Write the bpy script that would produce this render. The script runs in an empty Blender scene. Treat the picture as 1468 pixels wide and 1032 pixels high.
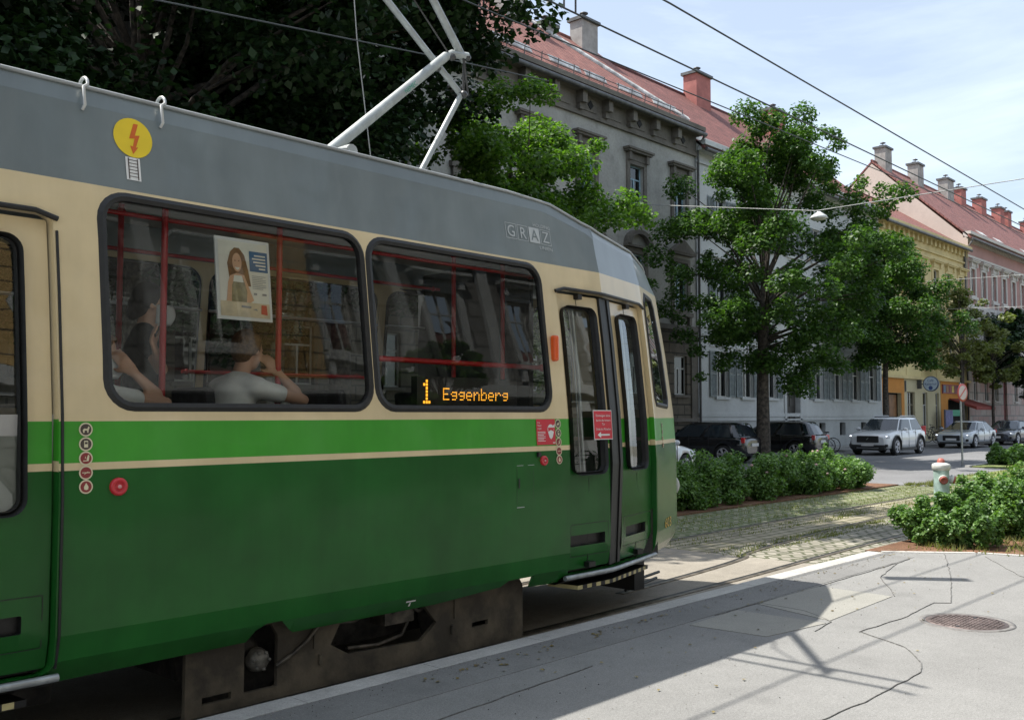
import bpy, bmesh, math, random
import numpy as np
from mathutils import Vector, Matrix, Euler
from mathutils.geometry import delaunay_2d_cdt
R = math.radians
PI = math.pi
scene = bpy.context.scene
COL = scene.collection
OFF = {}

# ---------------------------------------------------------------- helpers
def tag(o, label=None, cat=None, group=None, kind=None):
    if label: o['label'] = label
    if cat: o['category'] = cat
    if group: o['group'] = group
    if kind: o['kind'] = kind
    return o

def thing(name, label, cat, loc=(0, 0, 0), group=None, rz=0, local=False):
    o = bpy.data.objects.new(name, None)
    o.empty_display_size = .2
    COL.objects.link(o)
    o.location = loc
    o.rotation_euler = (0, 0, rz)
    OFF[o.name] = Vector((0, 0, 0)) if local else Vector(loc)
    return tag(o, label, cat, group)

def root_off(p):
    while p is not None and p.parent is not None:
        p = p.parent
    return OFF.get(p.name, Vector((0, 0, 0))) if p is not None else Vector((0, 0, 0))

def copy_tree(o, parent=None):
    c = o.copy()
    COL.objects.link(c)
    c.parent = parent
    for ch in [x for x in o.children]:
        copy_tree(ch, c)
    return c

class MB:
    def __init__(s):
        s.v = []; s.f = []; s.m = []; s.sm = []
    def add(s, vs, fs, mi=0, smooth=False):
        b = len(s.v)
        s.v.extend([tuple(x) for x in vs])
        for f in fs:
            s.f.append(tuple(b + i for i in f)); s.m.append(mi); s.sm.append(smooth)
        return s
    def box(s, x0, x1, y0, y1, z0, z1, mi=0):
        vs = [(x0, y0, z0), (x1, y0, z0), (x1, y1, z0), (x0, y1, z0), (x0, y0, z1), (x1, y0, z1), (x1, y1, z1), (x0, y1, z1)]
        return s.add(vs, [(3, 2, 1, 0), (4, 5, 6, 7), (0, 1, 5, 4), (1, 2, 6, 5), (2, 3, 7, 6), (3, 0, 4, 7)], mi)
    def obox(s, M_, sx, sy, sz, mi=0):
        vs = [M_ @ Vector((a * sx / 2, b * sy / 2, c * sz / 2)) for c in (-1, 1) for a, b in ((-1, -1), (1, -1), (1, 1), (-1, 1))]
        return s.add(vs, [(3, 2, 1, 0), (4, 5, 6, 7), (0, 1, 5, 4), (1, 2, 6, 5), (2, 3, 7, 6), (3, 0, 4, 7)], mi)
    def tube(s, pts, r, n=8, mi=0, cap=True, smooth=True):
        pts = [Vector(p) for p in pts]
        rs = r if isinstance(r, (list, tuple)) else [r] * len(pts)
        rings = []; prev = None
        for i, p in enumerate(pts):
            d = (pts[min(i + 1, len(pts) - 1)] - pts[max(i - 1, 0)])
            if d.length < 1e-9: d = Vector((0, 0, 1))
            d.normalize()
            if prev is None:
                u = d.orthogonal().normalized()
            else:
                u = prev - d * prev.dot(d)
                u = u.normalized() if u.length > 1e-6 else d.orthogonal().normalized()
            prev = u; w = d.cross(u)
            rings.append([p + (u * math.cos(2 * PI * k / n) + w * math.sin(2 * PI * k / n)) * rs[i] for k in range(n)])
        vs = [q for rg in rings for q in rg]; fs = []
        for i in range(len(pts) - 1):
            for k in range(n):
                a = i * n + k; b = i * n + (k + 1) % n
                fs.append((a, b, b + n, a + n))
        s.add(vs, fs, mi, smooth)
        if cap:
            s.add(rings[0], [tuple(range(n - 1, -1, -1))], mi)
            s.add(rings[-1], [tuple(range(n))], mi)
        return s
    def lathe(s, prof, M_=None, n=20, mi=0, smooth=True):
        M_ = M_ or Matrix()
        vs = []; fs = []
        for (r, z) in prof:
            for k in range(n):
                vs.append(M_ @ Vector((r * math.cos(2 * PI * k / n), r * math.sin(2 * PI * k / n), z)))
        for i in range(len(prof) - 1):
            for k in range(n):
                a = i * n + k; b = i * n + (k + 1) % n
                fs.append((a, b, b + n, a + n))
        return s.add(vs, fs, mi, smooth)
    def ball(s, c, r, n=12, mi=0, M_=None):
        c = Vector(c); rr = Vector(r) if not isinstance(r, (int, float)) else Vector((r, r, r))
        vs = []; fs = []; m = n // 2
        for i in range(m + 1):
            t = PI * i / m
            for k in range(n):
                a = 2 * PI * k / n
                q = Vector((rr.x * math.sin(t) * math.cos(a), rr.y * math.sin(t) * math.sin(a), rr.z * math.cos(t)))
                vs.append(c + (M_ @ q if M_ else q))
        for i in range(m):
            for k in range(n):
                a = i * n + k; b = i * n + (k + 1) % n
                fs.append((a, a + n, b + n, b))
        return s.add(vs, fs, mi, True)
    def prism(s, poly, z0, z1, mi=0):
        n = len(poly)
        vs = [(x, y, z0) for x, y in poly] + [(x, y, z1) for x, y in poly]
        fs = [tuple(range(n - 1, -1, -1)), tuple(range(n, 2 * n))] + [(i, (i + 1) % n, n + (i + 1) % n, n + i) for i in range(n)]
        return s.add(vs, fs, mi)
    def build(s, name, mats, parent=None, clean=False):
        me = bpy.data.meshes.new(name)
        o = root_off(parent)
        me.from_pydata([(x - o.x, y - o.y, z - o.z) for x, y, z in s.v], [], s.f)
        if not isinstance(mats, (list, tuple)): mats = [mats]
        for m in mats: me.materials.append(m)
        me.polygons.foreach_set('material_index', s.m)
        me.polygons.foreach_set('use_smooth', s.sm)
        if clean:
            bm = bmesh.new(); bm.from_mesh(me)
            bmesh.ops.remove_doubles(bm, verts=bm.verts, dist=1e-5)
            bmesh.ops.recalc_face_normals(bm, faces=bm.faces)
            bm.to_mesh(me); bm.free()
        me.update()
        ob = bpy.data.objects.new(name, me)
        COL.objects.link(ob)
        ob.parent = parent
        return ob

def struct(name, mb, mats):
    return tag(mb.build(name, mats), kind='structure')

def add_bevel(o, w=.01, seg=2, ang=40):
    m = o.modifiers.new('bevel', 'BEVEL'); m.width = w; m.segments = seg
    m.limit_method = 'ANGLE'; m.angle_limit = R(ang)
    return o

def text2d(s, size, align='LEFT', fit=None):
    cu = bpy.data.curves.new('t', 'FONT'); cu.body = s; cu.size = size; cu.align_x = align; cu.resolution_u = 3
    o = bpy.data.objects.new('t', cu); COL.objects.link(o)
    dg = bpy.context.evaluated_depsgraph_get(); dg.update()
    me = o.evaluated_get(dg).to_mesh()
    vs = [(v.co.x, v.co.y) for v in me.vertices]; fs = [tuple(p.vertices) for p in me.polygons]
    o.evaluated_get(dg).to_mesh_clear()
    bpy.data.objects.remove(o); bpy.data.curves.remove(cu)
    if fit and vs:
        w = max(v[0] for v in vs) - min(v[0] for v in vs)
        k = fit / max(w, 1e-6); vs = [(x * k, y) for x, y in vs]
    return vs, fs

# ---------------------------------------------------------------- materials
def M(name, col, rough=.6, metal=0, var=.15, vs=3., bump=0, bs=30., coat=0, col2=None, thr=(.4, .65), spec=.5, detail=4, emit=0):
    m = bpy.data.materials.new(name); m.use_nodes = True
    nt = m.node_tree; N = nt.nodes; L = nt.links
    b = N['Principled BSDF']
    b.inputs['Roughness'].default_value = rough
    b.inputs['Metallic'].default_value = metal
    b.inputs['Coat Weight'].default_value = coat
    b.inputs['Coat Roughness'].default_value = .04
    b.inputs['Specular IOR Level'].default_value = spec
    tc = N.new('ShaderNodeTexCoord')
    if var or col2:
        n1 = N.new('ShaderNodeTexNoise'); n1.inputs['Scale'].default_value = vs; n1.inputs['Detail'].default_value = detail
        n1.inputs['Roughness'].default_value = .6
        L.new(tc.outputs['Object'], n1.inputs['Vector'])
        rp = N.new('ShaderNodeValToRGB')
        c2 = col2 or tuple(c * (1 - var * 1.6) for c in col)
        c1 = col if col2 else tuple(min(1, c * (1 + var * .6)) for c in col)
        rp.color_ramp.elements[0].position = thr[0]; rp.color_ramp.elements[1].position = thr[1]
        rp.color_ramp.elements[0].color = (*c2, 1); rp.color_ramp.elements[1].color = (*c1, 1)
        L.new(n1.outputs['Fac'], rp.inputs['Fac']); L.new(rp.outputs['Color'], b.inputs['Base Color'])
    else:
        b.inputs['Base Color'].default_value = (*col, 1)
    if bump:
        n2 = N.new('ShaderNodeTexNoise'); n2.inputs['Scale'].default_value = bs; n2.inputs['Detail'].default_value = 5
        L.new(tc.outputs['Object'], n2.inputs['Vector'])
        bp = N.new('ShaderNodeBump'); bp.inputs['Strength'].default_value = bump; bp.inputs['Distance'].default_value = .02
        L.new(n2.outputs['Fac'], bp.inputs['Height']); L.new(bp.outputs['Normal'], b.inputs['Normal'])
    if emit:
        b.inputs['Emission Color'].default_value = (*col, 1); b.inputs['Emission Strength'].default_value = emit
    return m

def wavy(m, scale, dist, strength=1.):
    """dents of thin sheet metal: a broad bump on top of the paint"""
    nt = m.node_tree; N = nt.nodes; L = nt.links; b = N['Principled BSDF']
    tc = N.new('ShaderNodeTexCoord'); mp = N.new('ShaderNodeMapping'); mp.inputs['Scale'].default_value = (scale, scale, scale * 1.6)
    n = N.new('ShaderNodeTexNoise'); n.inputs['Scale'].default_value = 1; n.inputs['Detail'].default_value = 2
    L.new(tc.outputs['Object'], mp.inputs['Vector']); L.new(mp.outputs['Vector'], n.inputs['Vector'])
    bp = N.new('ShaderNodeBump'); bp.inputs['Strength'].default_value = strength; bp.inputs['Distance'].default_value = dist
    L.new(n.outputs['Fac'], bp.inputs['Height'])
    for s_ in ('Normal', 'Coat Normal'): L.new(bp.outputs['Normal'], b.inputs[s_])
    return m

def glass(name, tint=.5, refl=1.0, ior=1.5, col=(.8, .9, .85), wav=0):
    m = bpy.data.materials.new(name); m.use_nodes = True
    nt = m.node_tree; N = nt.nodes; L = nt.links
    out = N['Material Output']; N.remove(N['Principled BSDF'])
    tr = N.new('ShaderNodeBsdfTransparent'); tr.inputs['Color'].default_value = (col[0] * tint, col[1] * tint, col[2] * tint, 1)
    gl = N.new('ShaderNodeBsdfGlossy'); gl.inputs['Roughness'].default_value = .0; gl.inputs['Color'].default_value = (.95, .97, .96, 1)
    fr = N.new('ShaderNodeFresnel'); fr.inputs['IOR'].default_value = ior
    mu = N.new('ShaderNodeMath'); mu.operation = 'MULTIPLY'; mu.inputs[1].default_value = refl; mu.use_clamp = True
    mx = N.new('ShaderNodeMixShader')
    L.new(fr.outputs[0], mu.inputs[0]); L.new(mu.outputs[0], mx.inputs[0]); L.new(tr.outputs[0], mx.inputs[1]); L.new(gl.outputs[0], mx.inputs[2])
    L.new(mx.outputs[0], out.inputs['Surface'])
    if wav:
        tc = N.new('ShaderNodeTexCoord'); n = N.new('ShaderNodeTexNoise'); n.inputs['Scale'].default_value = 1.3; n.inputs['Detail'].default_value = 1
        bp = N.new('ShaderNodeBump'); bp.inputs['Distance'].default_value = wav; L.new(tc.outputs['Object'], n.inputs['Vector'])
        L.new(n.outputs['Fac'], bp.inputs['Height']); L.new(bp.outputs[0], gl.inputs['Normal']); L.new(bp.outputs[0], fr.inputs['Normal'])
    return m

def brickmat(name, c1, c2, mortar, bw=.5, bh=.25, ms=.02, axes='xz', rough=.8, bump=.4, scale=1, var=.3, mortar_smooth=.1, off=.5, zig=0, zp=1.):
    m = bpy.data.materials.new(name); m.use_nodes = True
    nt = m.node_tree; N = nt.nodes; L = nt.links; b = N['Principled BSDF']; b.inputs['Roughness'].default_value = rough
    tc = N.new('ShaderNodeTexCoord'); sp = N.new('ShaderNodeSeparateXYZ'); cb = N.new('ShaderNodeCombineXYZ')
    L.new(tc.outputs['Object'], sp.inputs[0])
    L.new(sp.outputs[{'x': 0, 'y': 1, 'z': 2}[axes[0]]], cb.inputs[0])
    ysrc = sp.outputs[{'x': 0, 'y': 1, 'z': 2}[axes[1]]]
    if zig:
        pp = N.new('ShaderNodeMath'); pp.operation = 'PINGPONG'; pp.inputs[1].default_value = zp
        L.new(sp.outputs[{'x': 0, 'y': 1, 'z': 2}[axes[0]]], pp.inputs[0])
        mm = N.new('ShaderNodeMath'); mm.operation = 'MULTIPLY_ADD'; mm.inputs[1].default_value = zig
        L.new(pp.outputs[0], mm.inputs[0]); L.new(ysrc, mm.inputs[2]); ysrc = mm.outputs[0]
    L.new(ysrc, cb.inputs[1])
    br = N.new('ShaderNodeTexBrick'); br.offset = off
    br.inputs['Scale'].default_value = scale; br.inputs['Brick Width'].default_value = bw; br.inputs['Row Height'].default_value = bh
    br.inputs['Mortar Size'].default_value = ms; br.inputs['Mortar Smooth'].default_value = mortar_smooth; br.inputs['Bias'].default_value = 0
    br.inputs['Color1'].default_value = (*c1, 1); br.inputs['Color2'].default_value = (*c2, 1); br.inputs['Mortar'].default_value = (*mortar, 1)
    L.new(cb.outputs[0], br.inputs['Vector'])
    no = N.new('ShaderNodeTexNoise'); no.inputs['Scale'].default_value = 2.2; no.inputs['Detail'].default_value = 6; no.inputs['Roughness'].default_value = .65
    L.new(tc.outputs['Object'], no.inputs['Vector'])
    mr = N.new('ShaderNodeMapRange'); mr.inputs[1].default_value = .3; mr.inputs[2].default_value = .7; mr.inputs[3].default_value = 1 - var; mr.inputs[4].default_value = 1 + var * .4
    L.new(no.outputs['Fac'], mr.inputs[0])
    mx = N.new('ShaderNodeVectorMath'); mx.operation = 'SCALE'
    L.new(br.outputs['Color'], mx.inputs[0]); L.new(mr.outputs[0], mx.inputs['Scale']); L.new(mx.outputs[0], b.inputs['Base Color'])
    bp = N.new('ShaderNodeBump'); bp.inputs['Strength'].default_value = bump; bp.inputs['Distance'].default_value = .02; bp.invert = True
    L.new(br.outputs['Fac'], bp.inputs['Height']); L.new(bp.outputs[0], b.inputs['Normal'])
    return m

def groundmat(name, base, speck=.35, ss=220., blot=.18, bls=.7, rough=.85, bump=.35, tint=None, moss=None, mthr=(.55, .7)):
    m = bpy.data.materials.new(name); m.use_nodes = True
    nt = m.node_tree; N = nt.nodes; L = nt.links; b = N['Principled BSDF']; b.inputs['Roughness'].default_value = rough
    b.inputs['Specular IOR Level'].default_value = .3
    tc = N.new('ShaderNodeTexCoord')
    def noise(sc, det=4, ro=.6):
        n = N.new('ShaderNodeTexNoise'); n.inputs['Scale'].default_value = sc; n.inputs['Detail'].default_value = det; n.inputs['Roughness'].default_value = ro
        L.new(tc.outputs['Object'], n.inputs['Vector']); return n
    def mrange(src, a, b_, c, d):
        r_ = N.new('ShaderNodeMapRange'); r_.inputs[1].default_value = a; r_.inputs[2].default_value = b_; r_.inputs[3].default_value = c; r_.inputs[4].default_value = d
        L.new(src, r_.inputs[0]); return r_
    a = mrange(noise(ss, 3, .7).outputs['Fac'], .3, .7, 1 - speck, 1 + speck)
    c = mrange(noise(bls, 6, .62).outputs['Fac'], .3, .7, 1 - blot, 1 + blot)
    c3 = mrange(noise(9, 5, .7).outputs['Fac'], .3, .7, 1 - blot * .5, 1 + blot * .5)
    mu = N.new('ShaderNodeMath'); mu.operation = 'MULTIPLY'; L.new(a.outputs[0], mu.inputs[0]); L.new(c.outputs[0], mu.inputs[1])
    mu2 = N.new('ShaderNodeMath'); mu2.operation = 'MULTIPLY'; L.new(mu.outputs[0], mu2.inputs[0]); L.new(c3.outputs[0], mu2.inputs[1])
    c4 = mrange(noise(ss * .35, 4, .8).outputs['Fac'], .35, .65, 1 - speck * .45, 1 + speck * .45)
    c5 = mrange(noise(bls * 3.1, 3, .5).outputs['Fac'], .60, .70, 1, 1 - blot * .7)
    for q in (c4, c5):
        m_ = N.new('ShaderNodeMath'); m_.operation = 'MULTIPLY'; L.new(mu2.outputs[0], m_.inputs[0]); L.new(q.outputs[0], m_.inputs[1]); mu2 = m_
    sc = N.new('ShaderNodeVectorMath'); sc.operation = 'SCALE'; sc.inputs[0].default_value = base; L.new(mu2.outputs[0], sc.inputs['Scale'])
    outc = sc.outputs[0]
    if moss:
        f = mrange(noise(3.2, 8, .7).outputs['Fac'], mthr[0], mthr[1], 0, 1)
        mx = N.new('ShaderNodeMix'); mx.data_type = 'RGBA'
        L.new(f.outputs[0], mx.inputs[0]); L.new(outc, mx.inputs[6]); mx.inputs[7].default_value = (*moss, 1); outc = mx.outputs[2]
    L.new(outc, b.inputs['Base Color'])
    bp = N.new('ShaderNodeBump'); bp.inputs['Strength'].default_value = bump; bp.inputs['Distance'].default_value = .006
    L.new(noise(ss * .7, 3, .7).outputs['Fac'], bp.inputs['Height']); L.new(bp.outputs[0], b.inputs['Normal'])
    return m

def leafmat(name, dark, light, trans=.35, rough=.5, tcol=None):
    m = bpy.data.materials.new(name); m.use_nodes = True
    nt = m.node_tree; N = nt.nodes; L = nt.links; out = N['Material Output']; b = N['Principled BSDF']
    b.inputs['Roughness'].default_value = rough; b.inputs['Specular IOR Level'].default_value = .35
    g = N.new('ShaderNodeNewGeometry'); rp = N.new('ShaderNodeValToRGB')
    rp.color_ramp.elements[0].color = (*dark, 1); rp.color_ramp.elements[1].color = (*light, 1)
    L.new(g.outputs['Random Per Island'], rp.inputs['Fac']); L.new(rp.outputs['Color'], b.inputs['Base Color'])
    t = N.new('ShaderNodeBsdfTranslucent'); mixc = N.new('ShaderNodeMix'); mixc.data_type = 'RGBA'; mixc.blend_type = 'MULTIPLY'
    mixc.inputs[0].default_value = 1; L.new(rp.outputs['Color'], mixc.inputs[6]); mixc.inputs[7].default_value = (*(tcol or (1.8, 2.1, .7)), 1)
    L.new(mixc.outputs[2], t.inputs['Color'])
    mx = N.new('ShaderNodeMixShader'); mx.inputs[0].default_value = trans
    L.new(b.outputs[0], mx.inputs[1]); L.new(t.outputs[0], mx.inputs[2]); L.new(mx.outputs[0], out.inputs['Surface'])
    return m

# tram paint
CREAM = wavy(M('cream_paint', (.7, .565, .33), .3, var=.05, vs=2, coat=.4), .9, .012)
LGREEN = wavy(M('bright_green_paint', (.045, .32, .02), .3, var=.05, coat=.2), .9, .012)
DGREEN = wavy(M('dark_green_paint', (.014, .115, .018), .26, var=.15, vs=1.2, coat=.05, spec=.28), .9, .032)
GREYP = wavy(M('grey_roof_paint', (.17, .205, .21), .3, var=.07, vs=1.5, coat=.3), .9, .01)
RUBBER = M('black_rubber', (.014, .014, .013), .5, var=.2, vs=20)
BLACKP = M('black_metal', (.012, .012, .012), .45, var=.2, vs=8)
GRIME = M('dusty_underframe_paint', (.085, .068, .045), .8, var=.35, vs=4, bump=.3)
DGRIME = M('dark_underframe_metal', (.03, .026, .022), .7, var=.5, vs=9, bump=.4)
ALU = M('brushed_aluminium', (.55, .56, .57), .3, metal=.9, var=.08)
STEEL = M('galvanised_steel', (.42, .44, .44), .45, metal=.6, var=.15, vs=12)
PANTO = M('pantograph_grey_paint', (.42, .45, .44), .45, metal=.2, var=.1, vs=10)
RED = M('red_plastic', (.55, .02, .03), .35, var=.08, coat=.3)
REDPOLE = M('red_handrail_paint', (.5, .015, .02), .3, var=.05, coat=.4)
STICKRED = M('red_sticker', (.62, .03, .05), .4, var=.05)
WHITE = M('white_marking', (.75, .75, .72), .5, var=.05)
CREAMST = M('cream_sticker', (.68, .62, .42), .5, var=.05)
DKST = M('dark_brown_sticker', (.07, .05, .04), .5, var=.1)
DRST = M('dark_red_sticker', (.25, .03, .03), .5, var=.1)
YEL = M('yellow_sticker', (.85, .62, .02), .45, var=.05)
ORST = M('orange_red_print', (.65, .13, .01), .5, var=.03)
ORANGE = M('orange_reflector', (.75, .1, .01), .25, var=.1, coat=.6)
GOLD = M('ochre_number_paint', (.65, .36, .03), .5, var=.05)
BLUEP = M('blue_print', (.05, .16, .32), .5, var=.05)
TRAMGLASS = glass('tram_window_glass', .97, .8, 1.5, (.92, .95, .93), wav=.001)
DOORGLASS = glass('tram_door_glass', .9, 1.9, 1.5, (.85, .92, .9), wav=.001)
INTER = M('interior_grey_laminate', (.4, .39, .36), .5, var=.1)
INTERD = M('interior_floor', (.05, .05, .05), .6, var=.2)
LEDM = M('amber_led', (1., .42, .03), .5, var=0, emit=1.05)
def streaks(m, amt=.12, sc=(5, 5, .45)):
    """dust and rain streaks running down the paint"""
    nt = m.node_tree; N = nt.nodes; L = nt.links; b = N['Principled BSDF']; src = b.inputs['Base Color'].links[0].from_socket
    tc = N.new('ShaderNodeTexCoord'); mp = N.new('ShaderNodeMapping'); mp.inputs['Scale'].default_value = sc
    n = N.new('ShaderNodeTexNoise'); n.inputs['Scale'].default_value = 1; n.inputs['Detail'].default_value = 7; n.inputs['Roughness'].default_value = .65
    L.new(tc.outputs['Object'], mp.inputs[0]); L.new(mp.outputs[0], n.inputs['Vector'])
    r_ = N.new('ShaderNodeMapRange'); r_.inputs[1].default_value = .35; r_.inputs[2].default_value = .7; r_.inputs[3].default_value = 1 + amt * .4; r_.inputs[4].default_value = 1 - amt
    L.new(n.outputs['Fac'], r_.inputs[0]); v = N.new('ShaderNodeVectorMath'); v.operation = 'SCALE'; L.new(src, v.inputs[0]); L.new(r_.outputs[0], v.inputs['Scale']); L.new(v.outputs[0], b.inputs['Base Color'])
for m_, a_ in ((CREAM, .07), (LGREEN, .08), (DGREEN, .14), (GREYP, .09)): streaks(m_, a_)
# building and ground
GLASSW = glass('house_window_glass', .18, 1.5, 1.5, (.6, .75, .9), wav=.004)
PAVE = groundmat('pale_asphalt_pavement', (.222, .22, .211), .38, 170, .12, .6)
PATCH1 = groundmat('pale_asphalt_repair', (.268, .262, .235), .25, 190, .08, 1.1)
PATCH2 = groundmat('darker_asphalt_repair', (.17, .17, .167), .3, 190, .1, 1.0)
ROADM = groundmat('street_asphalt', (.17, .17, .172), .25, 120, .15, .35)
TRACKM = groundmat('worn_track_concrete', (.26, .235, .195), .3, 120, .2, .9, moss=(.15, .14, .06), mthr=(.62, .8))
KERBM = groundmat('pale_granite_kerb', (.42, .41, .385), .25, 150, .15, 1.5)
CRACKM = M('tar_filled_crack', (.165, .163, .155), .9, var=.25, vs=20)
SOIL = groundmat('brown_bark_soil', (.16, .085, .05), .5, 60, .3, 2.0, bump=.9, moss=(.3, .25, .13), mthr=(.58, .72))
GRASSG = groundmat('rough_grass_ground', (.13, .17, .045), .4, 60, .3, 1.5, bump=.8, moss=(.3, .27, .14), mthr=(.5, .68))
ZIGZAG = brickmat('zigzag_pavers', (.33, .305, .25), (.26, .24, .19), (.085, .09, .045), .3, .17, .026, 'xy', zig=.8, zp=.15, var=.35, bump=.8)
SETTS = brickmat('worn_stone_setts', (.36, .32, .23), (.27, .235, .165), (.13, .13, .06), .3, .16, .02, 'xy', var=.4, bump=.8)
GRASSPAV = brickmat('grass_pavers', (.3, .285, .2), (.22, .22, .13), (.11, .14, .045), .3, .17, .04, 'xy', var=.45, bump=.9, zig=.8, zp=.15)
RAILM = M('worn_rail_steel', (.3, .26, .21), .4, metal=.7, var=.3, vs=8)
# ---------------------------------------------------------------- ground
def sheet(name, poly, z, mat, depth=.1):
    return struct(name, MB().prism(poly, z - depth, z), mat)
def rect(x0, x1, y0, y1): return [(x0, y0), (x1, y0), (x1, y1), (x0, y1)]
sheet('ground', rect(-700, 900, -700, 900), -.16, groundmat('earth', (.14, .13, .1), .3, 40, .2, .2), .3)
PE = [(13, .8), (12.4, 1.3), (12.14, 3.28), (12.01, 3.75), (11.36, 4.57)]
sheet('pavement', [(-40, -9), (80, -9), (80, .8)] + PE + [(-40, 4.57)], .1, PAVE, .24)
sheet('planting_bed', [(16, .95), (16, 4.85), (11.5, 4.85), (11.55, 4.65), (12.2, 3.8), (12.33, 3.3), (12.6, 1.4), (13.1, .95)], .085, SOIL, .2)
sheet('grass_bed', rect(16, 80, .95, 4.85), .08, GRASSG, .2)
sheet('track_concrete', rect(-40, 10.6, 4.75, 9.1), 0, TRACKM, .14)
sheet('track_pavers', rect(10.6, 80, 4.87, 6.42), 0, ZIGZAG, .14)
sheet('track_setts', rect(10.6, 80, 6.42, 7.5), .002, SETTS, .14)
sheet('track_grass_pavers', rect(10.6, 80, 7.5, 9.1), 0, GRASSPAV, .14)
sheet('median_soil', rect(-40, 23.6, 9.1, 10.4), .03, SOIL, .15)
sheet('crossing_road', rect(23.7, 33, 8.2, 10.6), .01, ROADM, .15)
sheet('median_island', rect(33.1, 80, 9.1, 10.4), .05, GRASSG, .15)
sheet('grass_strip', rect(27, 80, 7.9, 9.1), .03, GRASSG, .12)
sheet('road', rect(-80, 220, 10.6, 21.15), -.03, ROADM, .1)
sheet('far_pavement', rect(-80, 220, 21.3, 22.2), .08, PAVE, .2)
sheet('far_pavement_slabs', rect(43.5, 220, 19.2, 21.1), .07, PAVE, .14)
def kerb(name, path, w, z, step=1.0, depth=.16):
    mb = MB()
    for a, b in zip(path, path[1:]):
        a = Vector(a); b = Vector(b); d = b - a; n = max(1, round(d.length / step)); L_ = d.length / n; d.normalize(); pz = Vector((-d.y, d.x))
        for i in range(n):
            p = a + d * (i * L_ + .003); q = a + d * ((i + 1) * L_ - .003)
            mb.prism([tuple(p), tuple(q), tuple(q + pz * w), tuple(p + pz * w)], z - depth, z + random.uniform(-.001, .001))
    return struct(name, mb, KERBM)
random.seed(5)
kerb('kerb', [(-38, 4.572), (11.36, 4.572)], .178, .102)
kerb('bed_kerb', [(12.99, .83), (12.39, 1.3), (12.12, 3.28), (12.0, 3.74), (11.36, 4.575)][::-1], .1, .106, .35)
kerb('median_kerb', [(-38, 10.45), (24, 10.45)], .14, .07)
kerb('island_kerb', [(33, 10.45), (80, 10.45)], .14, .07)
kerb('far_kerb', [(-70, 21.15), (200, 21.15)], .14, .1, 2)
def strip(name, pts, w, z0, z1, mat, st=True):
    mb = MB(); L_ = []; Rr = []
    for i, p in enumerate(pts):
        a = Vector(pts[max(i - 1, 0)]); b = Vector(pts[min(i + 1, len(pts) - 1)]); d = (b - a).normalized(); n = Vector((-d.y, d.x)) * w / 2
        L_.append(Vector(p) + n); Rr.append(Vector(p) - n)
    for i in range(len(pts) - 1):
        mb.prism([tuple(Rr[i]), tuple(Rr[i + 1]), tuple(L_[i + 1]), tuple(L_[i])], z0, z1)
    return struct(name, mb, mat)
def curve(pts, n=8):
    out = []
    for i in range(len(pts) - 1):
        p0 = Vector(pts[max(i - 1, 0)]); p1 = Vector(pts[i]); p2 = Vector(pts[i + 1]); p3 = Vector(pts[min(i + 2, len(pts) - 1)])
        for k in range(n):
            t = k / n
            out.append(tuple(.5 * ((2 * p1) + (p2 - p0) * t + (2 * p0 - 5 * p1 + 4 * p2 - p3) * t * t + (3 * p1 - p0 - 3 * p2 + p3) * t ** 3)))
    return out + [tuple(pts[-1])]
RAILS = [[(-38, 5.12), (0, 5.12), (8.3, 5.17), (13.4, 5.33), (30, 5.6), (79, 6)],
         [(7.6, 5.6), (9.15, 5.72), (10.4, 5.88), (11.44, 6.14), (16.5, 6.51), (30, 6.75), (79, 7.1)],
         [(-38, 6.56), (5, 6.6), (8, 7.1), (11.38, 7.44), (19, 7.6), (40, 7.9), (79, 8.2)]]
for r_ in RAILS:
    c = curve(r_)
    strip('rail_groove', c, .085, -.02, .005, BLACKP)
    strip('rail', [(x, y - .03) for x, y in c], .05, -.02, .009, RAILM)
strip('pavement_edge_strip', [(-30, 4.36), (11.2, 4.36)], .4, .06, .1035, groundmat('strip_asphalt', (.195, .193, .186), .3, 190, .12, .8))
sheet('pavement_patch', [(7.56, 4.12), (8.71, 4.14), (8.67, 3.42), (7.33, 3.38)], .1045, PATCH1, .03)
sheet('pavement_patch', [(6.46, 4.1), (7.2, 4.12), (7.22, 3.36), (6.5, 3.48)], .1045, PATCH1, .03)
sheet('pavement_patch', [(-4, 2.1), (3.1, 2.2), (3.2, 3.1), (-4, 3.0)], .1045, PATCH2, .03)
def crack(pts, w, seed):
    random.seed(seed); out = []
    for a, b in zip(pts, pts[1:]):
        a = Vector(a); b = Vector(b); n = max(2, int((b - a).length / .12))
        for i in range(n):
            p = a.lerp(b, i / n); out.append((p.x + random.uniform(-.008, .008), p.y + random.uniform(-.008, .008)))
    out.append(tuple(pts[-1]))
    strip('pavement_crack', out, w, .08, .1062, CRACKM)
crack([(11.7, 4.0), (10.1, 3.4), (8.7, 2.93), (8.62, 3.05), (7.9, 3.0), (7.1, 3.05)], .006, 1)
crack([(7.1, 3.03), (6.85, 2.62), (6.5, 2.38), (6.25, 2.3)], .006, 2)
crack([(6.25, 2.3), (5.4, 2.3), (4.6, 2.36), (3.4, 2.5)], .006, 3)
crack([(11.8, 3.6), (10.6, 2.9), (9.9, 2.2), (9.2, 1.2)], .004, 4)
crack([(7.6, 4.14), (7.56, 3.7), (7.3, 3.36), (6.9, 3.3)], .006, 5)
crack([(6.9, 4.14), (9.0, 4.12), (11.0, 4.14)], .006, 6)
crack([(8.7, 3.4), (9.6, 3.9), (10.6, 4.12)], .006, 8)
crack([(-3, 3.6), (2.5, 3.75), (5.0, 3.9)], .008, 7)

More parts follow.
